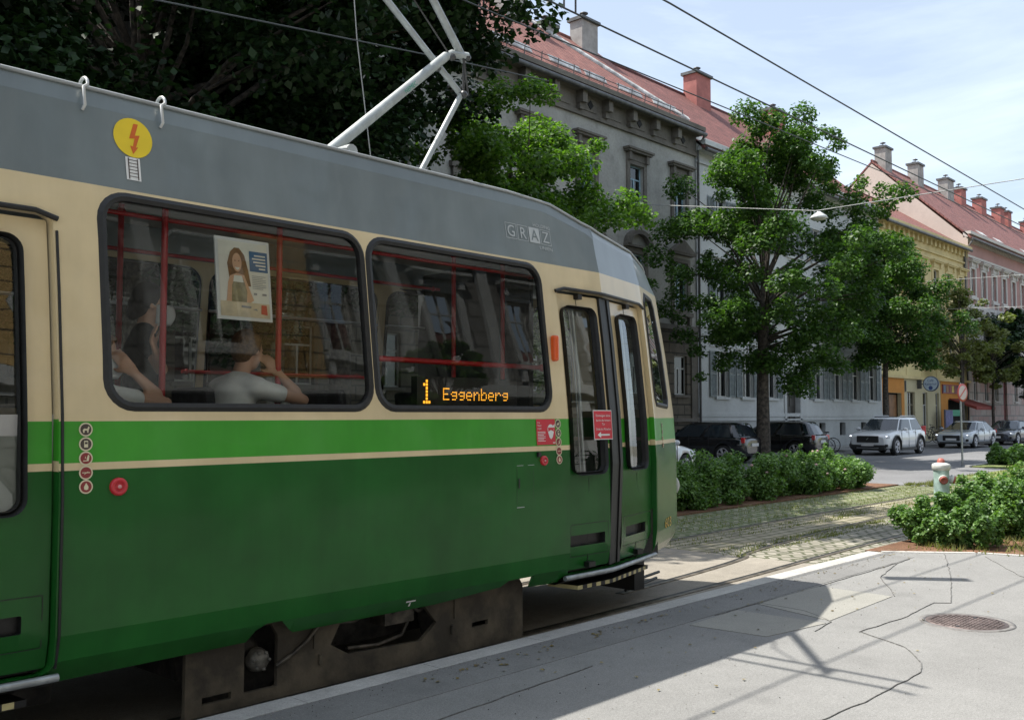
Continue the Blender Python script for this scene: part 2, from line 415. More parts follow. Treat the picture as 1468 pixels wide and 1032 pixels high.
# manhole
mh = thing('manhole_cover', 'round reddish iron manhole cover let into the sunny pale pavement', 'manhole cover', (7.99, 2.58, .1))
IRON = M('rusty_cast_iron', (.19, .15, .14), .65, metal=.1, var=.25, vs=9, bump=.3, bs=60)
IRONG = M('grey_iron_ring', (.2, .19, .18), .65, var=.2, vs=12, bump=.3)
mb = MB(); mt = Matrix.Translation((7.99, 2.58, .1))
mb.lathe([(.34, -.02), (.34, .006), (.3, .006), (.298, -.01)], mt, 48); mb.build('rim', IRONG, mh)
mb = MB(); mb.lathe([(.293, -.02), (.293, .004), (.0, .004)], mt, 48)
for i in range(-9, 10):
    for j in range(-9, 10):
        x = i * .03; y = j * .03
        if x * x + y * y < .265 ** 2 and not (abs(abs(x) - .2) < .03 and abs(y) < .03):
            mb.obox(mt @ Matrix.Translation((x, y, .006)) @ Matrix.Rotation(R(45 if (i + j) % 2 else -45), 4, 'Z'), .024, .008, .006)
mb.build('lid', IRON, mh)
mb = MB()
for s_ in (-1, 1): mb = MB(); mb.box(7.99 + s_ * .2 - .02, 7.99 + s_ * .2 + .02, 2.58 - .012, 2.58 + .012, .1, .107); mb.build('lifting_slot', BLACKP, mh)

# ---------------------------------------------------------------- tram
YC = 5.85
tram = thing('tram', 'long green and cream tram with grey roof standing at the kerb', 'tram', (0, YC, 0))
PATH = [(-12.6, 4.75), (6.42, 4.75), (7.36, 4.99), (8.15, 5.31)]
cx_, cy_ = 8.039, 5.588
for i in range(1, 9):
    a = R(-68.2 + 68.2 * i / 8)
    PATH.append((cx_ + .3 * math.cos(a), cy_ + .3 * math.sin(a)))
PATH.append((8.339, YC))
PS = [0]
for a, b in zip(PATH, PATH[1:]): PS.append(PS[-1] + math.hypot(b[0] - a[0], b[1] - a[1]))
PS = [p + PATH[0][0] for p in PS]
SEND = PS[-1]
def _nrm(k):
    d = (Vector(PATH[k + 1]) - Vector(PATH[k])).normalized(); return Vector((-d.y, d.x))
MIT = [_nrm(0)]
for k in range(1, len(PATH) - 1):
    m_ = (_nrm(k - 1) + _nrm(k)).normalized(); MIT.append(m_ / max(.7, m_.dot(_nrm(k))))
MIT.append(Vector((-1, 0)))
INS = [(.40, .14), (.45, .06), (.52, .02), (.65, 0), (1.3, 0), (1.7, .02), (2.3, .08), (2.86, .15), (3.1, .19), (3.36, .225), (3.4, .25)]
def lerp_tab(t, x):
    if x <= t[0][0]: return t[0][1]
    for (a, b), (c, d) in zip(t, t[1:]):
        if x <= c: return b + (d - b) * (x - a) / (c - a)
    return t[-1][1]
ZT = [(5.8, 3.385), (6.34, 3.262), (6.6, 3.232), (7.2, 3.19), (7.7, 3.165), (8.05, 3.145), (8.24, 3.10), (8.5, 3.05), (9, 3.02)]
def tmap(s, z, off=0, side=0):
    s = min(max(s, PS[0]), SEND)
    i = 0
    while i < len(PS) - 2 and s > PS[i + 1]: i += 1
    t = (s - PS[i]) / (PS[i + 1] - PS[i]); a = Vector(PATH[i]); b = Vector(PATH[i + 1])
    # smooth normals: blend neighbours
    n = MIT[i].lerp(MIT[i + 1], t)
    k = lerp_tab([(7.3, 1.), (8.2, 1.25), (9, 1.6)], s)
    ins = lerp_tab(INS, z) * (k if z > 1.3 else 1)
    zz = z
    if z > 2.87: zz = 2.87 + (z - 2.87) * (lerp_tab(ZT, s) - 2.87) / (3.385 - 2.87)
    p = a.lerp(b, t) + n * (ins - off)
    y = p.y if not side else 2 * YC - p.y
    return Vector((p.x, y, zz))

def rr(s0, s1, z0, z1, r, n=6):
    out = []
    for cx, cz, a0 in ((s1 - r, z0 + r, -90), (s1 - r, z1 - r, 0), (s0 + r, z1 - r, 90), (s0 + r, z0 + r, 180)):
        for i in range(n + 1):
            a = R(a0 + 90 * i / n); out.append((cx + r * math.cos(a), cz + r * math.sin(a)))
    return out
def inside(p, poly):
    x, y = p; c = False; j = len(poly) - 1
    for i in range(len(poly)):
        xi, yi = poly[i]; xj, yj = poly[j]
        if (yi > y) != (yj > y) and x < (xj - xi) * (y - yi) / (yj - yi) + xi: c = not c
        j = i
    return c
def densify(poly, step=.12):
    out = []
    for i in range(len(poly)):
        a = Vector(poly[i]); b = Vector(poly[(i + 1) % len(poly)]); n = max(1, int((b - a).length / step))
        for k in range(n): out.append(tuple(a.lerp(b, k / n)))
    return out
def cdt(outer, holes, lines=(), ds=.25, dz=.2):
    vs = []; es = []
    def loop(l, closed=True):
        b = len(vs); vs.extend(Vector(p) for p in l)
        for i in range(len(l) - (0 if closed else 1)): es.append((b + i, b + (i + 1) % len(l)))
    loop(outer)
    for h in holes: loop(h)
    for l in lines: loop(l, False)
    xs = [p[0] for p in outer]; zs = [p[1] for p in outer]
    x = min(xs) + ds
    while x < max(xs):
        z = min(zs) + dz
        while z < max(zs):
            if inside((x, z), outer) and not any(inside((x, z), h) for h in holes): vs.append(Vector((x, z)))
            z += dz
        x += ds
    r = delaunay_2d_cdt(vs, es, [], 0, 1e-5)
    V = [tuple(v) for v in r[0]]; Fs = []
    for f in r[2]:
        c = (sum(V[i][0] for i in f) / 3, sum(V[i][1] for i in f) / 3)
        if inside(c, outer) and not any(inside(c, h) for h in holes): Fs.append(tuple(f))
    return V, Fs
def band(z):
    return 3 if z > 2.87 else (0 if z > 1.667 else (1 if z > 1.466 else (0 if z > 1.43 else 2)))
BANDS = [CREAM, LGREEN, DGREEN, GREYP]
SIDE_WIN = [(2.235, 3.905), (3.97, 5.64)]
DOORS = [(.55, 1.985), (5.83, 7.365)]
LEFTWIN = [(-4.6, -2.95), (-2.9, -1.25), (-1.2, .42), (-10.6, -9.0), (-12.3, -10.66), (-8.94, -7.4)]
LEFTDOOR = [(-7.1, -4.75)]
CABWIN = [(7.5, 1.80), (7.98, 1.78), (8.02, 1.84), (8.0, 2.3), (7.94, 2.72), (7.87, 2.79), (7.56, 2.80), (7.49, 2.72), (7.46, 2.3), (7.465, 1.86)]
def tram_side(side, name):
    holes = [rr(a, b, 1.745, 2.825, .13) for a, b in SIDE_WIN + LEFTWIN]
    if not side: holes += [densify(rr(a, b, .475, 2.68, .05)) for a, b in DOORS + LEFTDOOR]
    else: holes += [rr(a, b, 1.745, 2.825, .13) for a, b in ((.6, 2.17), (5.75, 7.2), (-7.1, -4.75))]
    cw = densify(CABWIN, .1)
    holes.append(cw)
    holes.append([(x, z) for x, z in densify(rr(8.42, SEND + .5, 1.75, 2.75, .1), .1)])
    top = 3.385
    bot = [(PS[0], .43), (-9.3, .43), (-9.2, .43), (0.5, .43), (.56, .42), (1.98, .42), (2.02, .41), (3.08, .43), (3.1, .5), (3.16, .53), (3.26, .53), (3.34, .46), (3.38, .44), (4.5, .44), (5.1, .48), (5.16, .52), (5.4, .52), (5.45, .43), (5.7, .42), (7.3, .42), (SEND, .42)]
    outer = densify(bot, .2)[:-1]
    outer = []
    for a, b in zip(bot, bot[1:]):
        n = max(1, int((b[0] - a[0]) / .2)) if b[0] > 5.9 or b[0] - a[0] < .3 else max(1, int((b[0] - a[0]) / .5))
        for k in range(n): outer.append((a[0] + (b[0] - a[0]) * k / n, a[1] + (b[1] - a[1]) * k / n))
    outer.append(bot[-1])
    outer += [(SEND, top)]
    x = SEND - .08
    while x > PS[0] + .3:
        outer.append((x, top)); x -= .08 if x > 5.9 else .3
    outer.append((PS[0], top))
    lines = []
    for zl in (1.43, 1.466, 1.667, 2.87):
        lines.append([(PS[0] + (SEND - PS[0]) * k / 140, zl) for k in range(141)])
    for sk in PS[1:-1]: lines.append([(sk, .425 + (3.38 - .425) * k / 24) for k in range(25)])
    V, Fs = cdt(outer, holes, lines, .11, .12)
    mb = MB()
    P = [tmap(s, z, 0, side) for s, z in V]
    mb.v = [tuple(p) for p in P]
    for f in Fs:
        zc = sum(V[i][1] for i in f) / 3
        mb.f.append(f if not side else f[::-1]); mb.m.append(band(zc)); mb.sm.append(True)
    o = mb.build(name, BANDS, tram); o.data.set_sharp_from_angle(angle=R(5)); return o
body = tram_side(0, 'body_side')
body2 = tram_side(1, 'body_side')
# back wall of the car
mb = MB(); mb.box(PS[0] - .01, PS[0], 4.8, 6.9, .43, 3.35); mb.build('end_wall', CREAM, tram)
# roof
mb = MB(); NR = 8; xs = []
x = PS[0]
while x < SEND: xs.append(x); x += .5 if x < 5.5 else .08
xs.append(SEND)
for x in xs:
    p = tmap(x, 3.385)
    for k in range(NR * 2 + 1):
        t = k / NR - 1
        y = YC + (YC - p.y) * t
        mb.v.append((p.x + .0 * t, y, p.z + .13 * (1 - abs(t) ** 2.2) * min(1, max(0, 5.9 - x) / .8 + .12)))
W_ = NR * 2 + 1
for i in range(len(xs) - 1):
    for k in range(W_ - 1):
        a = i * W_ + k; mb.f.append((a, a + W_, a + W_ + 1, a + 1)); mb.m.append(0); mb.sm.append(True)
roof = mb.build('roof', GREYP, tram)
mb = MB(); mb.tube([tmap(x, 3.385, .006) + Vector((0, 0, .004)) for x in xs], .011, 6); mb.tube([tmap(x, 3.385, .006, 1) + Vector((0, 0, .004)) for x in xs], .011, 6)
mb.build('gutter', M('pale_gutter_edge', (.34, .36, .36), .4, var=.1), roof)
# roof hoops
for hx in (2.16, 2.585):
    mb = MB(); b_ = tmap(hx, 3.3, .0); pts = [tmap(hx, 3.26, .005), tmap(hx, 3.28, .03), tmap(hx, 3.38, .035)]
    for k in range(9):
        a = PI * k / 8; pts.append(Vector((hx - .0, 4.95 + .05 * (1 - math.cos(a)), 3.395 + .045 * math.sin(a))))
    pts.append(Vector((hx, 5.055, 3.36)))
    mb.tube(pts, .0085, 8); mb.build('roof_hoop', M('hoop_aluminium', (.6, .6, .58), .4, metal=.4, var=.05), roof)

def flat2d(mb, V, Fs, off, mi=0, side=0, M2=None):
    mb.add([tmap(s, z, off, side) for s, z in V], Fs, mi)
def ring2d(mb, lo, li, off_o, off_i, side=0, mi=0, rev=False):
    n = len(lo)
    vs = [tmap(s, z, off_o, side) for s, z in lo] + [tmap(s, z, off_i, side) for s, z in li]
    fs = [(i, (i + 1) % n, n + (i + 1) % n, n + i) for i in range(n)]
    if side: fs = [f[::-1] for f in fs]
    mb.add(vs, fs, mi, False)
def offset_loop(l, d):
    n = len(l); out = []
    for i in range(n):
        a = Vector(l[i - 1]); b = Vector(l[(i + 1) % n]); t = (b - a)
        if t.length < 1e-9: out.append(l[i]); continue
        t.normalize(); out.append((l[i][0] - t.y * d, l[i][1] + t.x * d))   # inward for ccw
    return out
def frame2d(mb, loop, w, off=.012, depth=.03, side=0, mi=0):
    inner = offset_loop(loop, w); mid = offset_loop(loop, w * .5)
    ring2d(mb, loop, mid, 0, off, side, mi); ring2d(mb, mid, inner, off, off * .6, side, mi); ring2d(mb, inner, inner, off * .6, -depth, side, mi)
def pane2d(loop, off, side, name, mat, parent, ds=.3):
    V, Fs = cdt(loop, [], (), ds, ds)
    mb = MB(); 
    mb.add([tmap(s, z, off, side) for s, z in V], Fs if not side else [f[::-1] for f in Fs], 0, True)
    return mb.build(name, mat, parent)
for side in (0, 1):
    wins = SIDE_WIN + LEFTWIN + ([(.6, 2.17), (5.75, 7.2), (-7.1, -4.75)] if side else [])
    for a, b in wins:
        loop = rr(a - .03, b + .03, 1.715, 2.855, .16)
        mb = MB(); frame2d(mb, loop, .045, .014, .03, side)
        fr = mb.build('window_frame', RUBBER, tram)
        pane2d(rr(a - .005, b + .005, 1.74, 2.83, .13), -.012, side, 'window_pane', TRAMGLASS, fr)
        if side:
            mb = MB(); mb.tube([tmap(a, 2.5, -.03, 1), tmap(b, 2.5, -.03, 1)], .012, 6); mb.build('sliding_light_rail', ALU, fr)
    cw = densify(CABWIN, .1)
    mb = MB(); frame2d(mb, offset_loop(cw, -.03), .045, .014, .03, side); fr = mb.build('cab_window_frame', RUBBER, tram)
    pane2d(cw, -.012, side, 'cab_window_pane', DOORGLASS, fr, .1)
# windscreen: one bent sheet across the front
mb = MB()
N_ = 16
for k in range(N_ + 1):
    for z in (1.74, 2.0, 2.3, 2.6, 2.77):
        u = k / N_; s_ = 8.40 + (SEND - 8.40) * min(1, u * 2) if u <= .5 else 8.40 + (SEND - 8.40) * (2 - 2 * u)
        mb.v.append(tuple(tmap(s_, z, -.005, 0 if u <= .5 else 1)))
for k in range(N_):
    for j in range(4):
        a = k * 5 + j; mb.f.append((a, a + 5, a + 6, a + 1)); mb.m.append(0); mb.sm.append(True)
mb.build('windscreen', TRAMGLASS, tram)
mb = MB()
for sd in (0, 1): mb.ball(tmap(8.45, 1.0, -.02, sd), (.03, .1, .1), 16)
mb.build('headlight', M('headlight_glass', (.7, .7, .68), .2, var=.05, coat=.5), tram)

# doors
def door(a, b, side, leaves, strip_, first=True):
    jam = MB()
    lo = densify(rr(a, b, .475, 2.68, .05), .05)
    ring2d(jam, lo, lo, .0, -.07, 0)
    for q, f in enumerate(jam.f):
        jam.m[q] = min(2, band((lo[q][1] + lo[(q + 1) % len(lo)][1]) / 2))
    dr = jam.build('door', BANDS, tram)
    # black top rail
    mb = MB(); pts = []
    n = 14
    for k in range(n + 1):
        s_ = a - .02 + (b - a + .04) * k / n; pts.append(tmap(s_, 2.69 - (.03 if k in (0, n) else 0), .008))
    mb.tube(pts, .014, 8); mb.build('door_rail', RUBBER, dr)
    for (la, lb, wa, wb, side_, fold) in leaves:
        hole = densify(rr(wa, wb, 1.24, 2.55, .07), .15)
        outer = densify(rr(la, lb, .5, 2.655, .012, 2), .12)
        slot = rr(wa - .02 if fold else wa, wb + .02, .68, .765, .008, 2) if True else None
        lines = [[(la + (lb - la) * k / 6, zl) for k in range(7)] for zl in (1.43, 1.466, 1.667)]
        V, Fs = cdt(outer, [hole, slot], lines, .12, .2)
        mb = MB(); mb.v = [tuple(tmap(s, z, -.045)) for s, z in V]
        for f in Fs: mb.f.append(f); mb.m.append(band(sum(V[i][1] for i in f) / 3)); mb.sm.append(True)
        leaf = mb.build('door_leaf', BANDS, dr)
        mb = MB(); frame2d(mb, [(x, z) for x, z in offset_loop(hole, -.012)], .022, -.036, .06); 
        f_ = mb.build('window_frame', RUBBER, dr)
        pane2d(hole, -.055, 0, 'window_pane', DOORGLASS, dr, .2)
        # vent, panel line, pivots
        mb = MB(); ring2d(mb, slot, slot, -.045, -.09)
        mb.add([tmap(s, z, -.09) for s, z in slot], [tuple(range(len(slot)))], 0)
        mb.build('vent_slot', BLACKP, dr)
        ol = rr(la + .05, lb - .03, .6, .85, .01, 2); mb2 = MB()
        ring2d(mb2, ol, offset_loop(ol, .004), -.042, -.042)
        if fold:
            fs_ = (la + lb) / 2; mb2.tube([tmap(fs_, .55, -.044), tmap(fs_, 1.2, -.044)], .0025, 4); mb2.tube([tmap(fs_, 2.57, -.044), tmap(fs_, 2.64, -.044)], .0025, 4)
            for zz_, w_ in ((2.64, .05), (.53, .08)):
                m3 = MB(); m3.obox(Matrix.Translation(tmap(fs_, zz_, -.02)), w_, .05, .04); m3.build('door_pivot', BLACKP, dr)
        mb2.build('panel_seam', BLACKP, dr)
        mb = MB()
        for q in ((.5, .016), (.4, .006)):
            mb = MB(); ps = wa + (wb - wa) * q[0]
            mb.tube([tmap(ps, 1.2, -.075), tmap(ps, 2.0, -.075), tmap(ps, 2.58, -.075)], q[1], 8)
            mb.build('door_pole', ALU, dr)
    if strip_:
        mb = MB()
        for w0, w1, of in ((strip_[0], strip_[0] + .055, -.025), (strip_[0] + .065, strip_[1] - .065, -.035), (strip_[1] - .055, strip_[1], -.025)):
            for k in range(1):
                vs = [tmap(w0, .49, of), tmap(w1, .49, of), tmap(w1, 2.66, of), tmap(w0, 2.66, of), tmap(w0, .49, of - .05), tmap(w1, .49, of - .05), tmap(w1, 2.66, of - .05), tmap(w0, 2.66, of - .05)]
                # subdivide vertically to follow the lean
                zz = [.49, 1.3, 1.7, 2.3, 2.66]
                for z0, z1 in zip(zz, zz[1:]):
                    q = [tmap(w0, z0, of), tmap(w1, z0, of), tmap(w1, z1, of), tmap(w0, z1, of), tmap(w0, z0, of - .04), tmap(w1, z0, of - .04), tmap(w1, z1, of - .04), tmap(w0, z1, of - .04)]
                    mb.add(q, [(0, 1, 2, 3), (1, 5, 6, 2), (4, 0, 3, 7)])
        mb.build('door_rubber', RUBBER, dr)
    # sill
    mb = MB(); n = 16
    mb.tube([tmap(a - .03 + (b - a + .06) * k / n, .455, .03) for k in range(n + 1)], .02, 8, mi=0)
    mb.build('door_sill', STEEL, dr)
    mb = MB()
    pts = [(a - .03 + (b - a + .06) * k / n) for k in range(n + 1)]
    for s0, s1 in zip(pts, pts[1:]):
        q = [tmap(s0, .44, .045), tmap(s1, .44, .045), tmap(s1, .44, -.2), tmap(s0, .44, -.2), tmap(s0, .4, .02), tmap(s1, .4, .02), tmap(s1, .4, -.2), tmap(s0, .4, -.2)]
        mb.add(q, [(0, 1, 2, 3), (4, 5, 1, 0), (7, 6, 5, 4)])
    mb.build('door_step', DGRIME, dr)
    # folding step with striped edge
    mb = MB(); n = 22; a2 = a + .16; b2 = b - .1
    ss_ = [a2 + (b2 - a2) * k / n for k in range(n + 1)]
    for i, (s0, s1) in enumerate(zip(ss_, ss_[1:])):
        def q4(o0, o1, z0, z1): return [tmap(s0, .5, o0) * 1, tmap(s1, .5, o0), tmap(s1, .5, o1), tmap(s0, .5, o1)]
        base = q4(-.02, -.3, 0, 0)
        top = [Vector((p.x, p.y, .375)) for p in base]; bo = [Vector((p.x, p.y, .345)) for p in base]
        mb.add(top + bo, [(0, 1, 2, 3), (7, 6, 5, 4)], 0); mb.add(top + bo, [(4, 5, 1, 0)], 1 if i % 2 == 0 else 0)
        if i in (0, n - 1): mb.add(top + bo, [(0, 3, 7, 4), (1, 5, 6, 2)], 1)
    mb.build('folding_step', [BLACKP, M('cream_yellow_stripe', (.6, .52, .25), .6, var=.2)], dr)
    return dr
d1 = door(5.83, 7.365, 0, [(5.84, 6.405, 5.90, 6.31, 0, True), (6.635, 7.355, 6.75, 7.17, 0, True)], (6.41, 6.63))
d2 = door(.55, 1.985, 0, [(.56, 1.20, .68, 1.1, 0, True), (1.32, 1.975, 1.42, 1.83, 0, True)], (1.2, 1.32))
d3 = door(-7.1, -4.75, 0, [(-7.08, -5.99, -6.95, -6.1, 0, True), (-5.87, -4.77, -5.7, -4.9, 0, True)], (-5.99, -5.87))

# stickers and marks: drawn in (s, z) then laid on the skin
def disc(cx, cz, r, n=20, sx=1): return [(cx + r * sx * math.cos(2 * PI * k / n), cz + r * math.sin(2 * PI * k / n)) for k in range(n)]
def decal(name, shapes, mats, parent=None, side=0):
    mb = MB()
    for k, (poly, mi, off) in enumerate(shapes):
        if isinstance(poly, tuple): mb.add([tmap(s, z, off, side) for s, z in poly[0]], poly[1], mi)
        else: mb.add([tmap(s, z, off, side) for s, z in poly], [tuple(range(len(poly)))], mi)
    return mb.build(name, mats, parent or tram)
def txt(s, x, z, size, align='LEFT', fit=None, sx=1):
    V, Fs = text2d(s, size, align, fit); return ([(x + a * sx, z + b) for a, b in V], Fs)
YC_ = [(disc(2.425, 3.165, .108, 28), 0, .004),
       ([(2.43, 3.245), (2.455, 3.245), (2.435, 3.18), (2.462, 3.185), (2.437, 3.115), (2.45, 3.118), (2.42, 3.075), (2.405, 3.12), (2.42, 3.117), (2.432, 3.163), (2.402, 3.158)], 1, .006)]
decal('voltage_warning_sticker', YC_, [YEL, ORST])
lad = [([(2.375, 2.93), (2.455, 2.93), (2.455, 3.055), (2.375, 3.055)], 0, .004)]
for q in (2.387, 2.437): lad.append(([(q, 2.935), (q + .006, 2.935), (q + .006, 3.05), (q, 3.05)], 1, .006))
for k in range(6): lad.append(([(2.387, 2.948 + .018 * k), (2.443, 2.948 + .018 * k), (2.443, 2.952 + .018 * k), (2.387, 2.952 + .018 * k)], 1, .0065))
decal('ladder_sticker', lad, [WHITE, DKST])
# city logo
LG = M('pale_logo_film', (.5, .53, .53), .4, var=.03)
lg = []; x0 = 5.32; bw_ = .133; z0, z1 = 3.02, 3.14
for k, ch in enumerate('GRAZ'):
    xa = x0 + k * bw_; xb = xa + bw_ - .012
    if ch == 'A':
        lg.append(([(xa, z0), (xb, z0), (xb, z1), (xa, z1)], 0, .004))
        lg.append((txt(ch, (xa + xb) / 2, z0 + .018, .125, 'CENTER'), 1, .007))
    else:
        t_ = .004
        for p in ([(xa, z0), (xb, z0), (xb, z0 + t_), (xa, z0 + t_)], [(xa, z1 - t_), (xb, z1 - t_), (xb, z1), (xa, z1)], [(xa, z0), (xa + t_, z0), (xa + t_, z1), (xa, z1)], [(xb - t_, z0), (xb, z0), (xb, z1), (xb - t_, z1)]):
            lg.append((p, 0, .004))
        lg.append((txt(ch, (xa + xb) / 2, z0 + .018, .125, 'CENTER'), 0, .005))
lg.append((txt('HOLDING', x0 + 3.97 * bw_, z1 + .012, .036, 'RIGHT', .2), 0, .004))
lg.append((txt('LINIEN', x0 + 3.97 * bw_, z0 - .042, .036, 'RIGHT', .15), 0, .004))
decal('operator_logo', lg, [LG, GREYP])
# pictogram columns
def glyph(k, cx, cz, r):
    g = []
    if k == 0: g = [[(-.5, -.1), (-.3, .15), (.2, .1), (.35, .5), (.55, .3), (.4, -.05), (.35, -.5), (.2, -.5), (.15, -.15), (-.2, -.15), (-.25, -.5), (-.42, -.5)]]
    if k == 1: g = [[(-.3, -.5), (.3, -.5), (.3, .5), (-.3, .5)]]
    if k == 2: g = [[(-.45, -.3), (.1, -.3), (.1, .0), (.3, .55), (.5, .4), (.4, -.4), (-.45, -.45)], [(-.2, .0), (.0, .0), (-.1, .35)]]
    if k == 3: g = [[(-.6, -.06), (.6, -.06), (.6, .06), (-.6, .06)], [(-.3, -.3), (.3, .1), (.3, .2), (-.3, -.2)]]
    if k == 4: g = [[(0, .6), (.35, .0), (.3, -.4), (0, -.5), (-.3, -.4), (-.35, .0)]]
    return [[(cx + a * r, cz + b * r) for a, b in p] for p in g]
def pictos(cx, zs, r, sx=1.):
    for k, z in enumerate(zs):
        sh = [(disc(cx, z, r, 20, sx), 0, .004), (disc(cx, z, r * .8, 20, sx), 1, .005)]
        for g in glyph(k, cx, z, r * .95): sh.append((g, 0, .0062))
        if k == 1: sh.append(([(cx - .2 * r, z), (cx + .2 * r, z), (cx + .2 * r, z + .3 * r), (cx - .2 * r, z + .3 * r)], 1, .0075))
        decal('pictogram_sticker', sh, [CREAMST, DKST if k < 2 else DRST])
pictos(2.112, [1.627, 1.556, 1.487, 1.418, 1.35], .034)
pictos(5.70, [1.63, 1.56, 1.492, 1.425, 1.36], .034)
pictos(7.66, [1.60, 1.54, 1.48, 1.42], .025)
# red mask notice left of the door
mk = [([(5.45, 1.475), (5.665, 1.475), (5.665, 1.665), (5.45, 1.665)], 0, .004)]
for i, (t, w, sz) in enumerate((('Bitte', .03, .016), ('Maske', .075, .018), ('tragen', .07, .018))): mk.append((txt(t, 5.462, 1.635 - .022 * i, sz), 1, .005))
for i in range(7): mk.append(([(5.462, 1.568 - .011 * i), (5.55 - .02 * (i % 3 == 2), 1.568 - .011 * i), (5.55 - .02 * (i % 3 == 2), 1.572 - .011 * i), (5.462, 1.572 - .011 * i)], 1, .005))
mk += [(disc(5.613, 1.59, .037, 18), 1, .005), ([(5.58, 1.57), (5.647, 1.57), (5.632, 1.53), (5.613, 1.515), (5.594, 1.53)], 1, .0052), ([(5.58, 1.602), (5.647, 1.602), (5.643, 1.572), (5.613, 1.585), (5.583, 1.572)], 0, .0065), ([(5.63, 1.61), (5.66, 1.63), (5.655, 1.6)], 1, .0065), ([(5.632, 1.485), (5.66, 1.485), (5.66, 1.492), (5.632, 1.492)], 1, .0055)]
decal('mask_notice_sticker', mk, [STICKRED, WHITE])
# red notice on the door leaf
rn = [([(6.145, 1.50), (6.39, 1.50), (6.39, 1.735), (6.145, 1.735)], 1, .0), ([(6.152, 1.507), (6.383, 1.507), (6.383, 1.728), (6.152, 1.728)], 0, .002)]
for t, z in (('Einsteigen bitte', 1.683), ('durch die hintere', 1.645), ('Tür', 1.615), ('Danke fürs Mitmachen', 1.575)): rn.append((txt(t, 6.268, z, .026, 'CENTER', .19 if len(t) > 5 else .04), 1, .004))
rn.append(([(6.185, 1.538), (6.23, 1.562), (6.23, 1.545), (6.345, 1.545), (6.345, 1.531), (6.23, 1.531), (6.23, 1.514)], 1, .004))
decal('door_notice_sticker', rn, [STICKRED, WHITE], d1)
# fleet number
decal('fleet_number', [(txt('603', 7.83, .655, .125, 'CENTER', .27), 0, .005)], [GOLD])
decal('lifting_point_mark', [([(4.2, .498), (4.28, .498), (4.28, .508), (4.2, .508)], 0, .006), ([(4.232, .47), (4.248, .47), (4.244, .495), (4.236, .495)], 0, .006)], [WHITE])
hl = []
for p in ([(5.22, 1.33), (5.29, 1.33), (5.29, 1.333), (5.22, 1.333)], [(5.34, 1.33), (5.41, 1.33), (5.41, 1.333), (5.34, 1.333)], [(5.22, 1.03), (5.30, 1.03), (5.30, 1.035), (5.22, 1.035)]): hl.append((p, 0, .004))
for p in ([(5.22, 1.06), (5.223, 1.06), (5.223, 1.32), (5.22, 1.32)], [(5.40, 1.08), (5.402, 1.08), (5.402, 1.3), (5.40, 1.3)]): hl.append((p, 1, .003))
hl.append(([(5.235, 1.17), (5.25, 1.17), (5.25, 1.24), (5.235, 1.24)], 1, .006))
decal('service_hatch', hl, [LG, BLACKP])
# round red door buttons, orange marker
for cx, cz, r in ((2.275, 1.342, .045), (5.52, 1.358, .037)):
    base = tmap(cx, cz, 0); mt = Matrix.Translation(base) @ Matrix.Rotation(R(90), 4, 'X')
    mb = MB(); mb.lathe([(r, -.01), (r, .012), (r * .85, .02), (r * .6, .02), (r * .55, .01), (r * .35, .01), (r * .3, .018), (0, .018)], mt, 24); bt = mb.build('door_button', RED, tram)
    mb = MB(); mb.lathe([(r * .22, .0), (r * .22, .021), (0, .022)], mt, 12); mb.build('button_centre', M('pale_red_button', (.6, .3, .28), .4, var=.05), bt)
mb = MB(); mb.obox(Matrix.Translation(tmap(5.46, 1.405, .01)), .03, .02, .035); mb.build('button_hinge', BLACKP, tram)
mb = MB(); mb.obox(Matrix.Translation(tmap(5.715, 2.205, .02)), .055, .06, .2); add_bevel(mb.build('side_reflector', ORANGE, tram), .02, 3)
# jamb shadow gap and rain strip left of the first window
mb = MB(); mb.tube([tmap(2.0, z, .004) for z in (.5, .65, 1.3, 1.7, 2.3, 2.6)], .007, 6); mb.build('door_post_seal', RUBBER, tram)

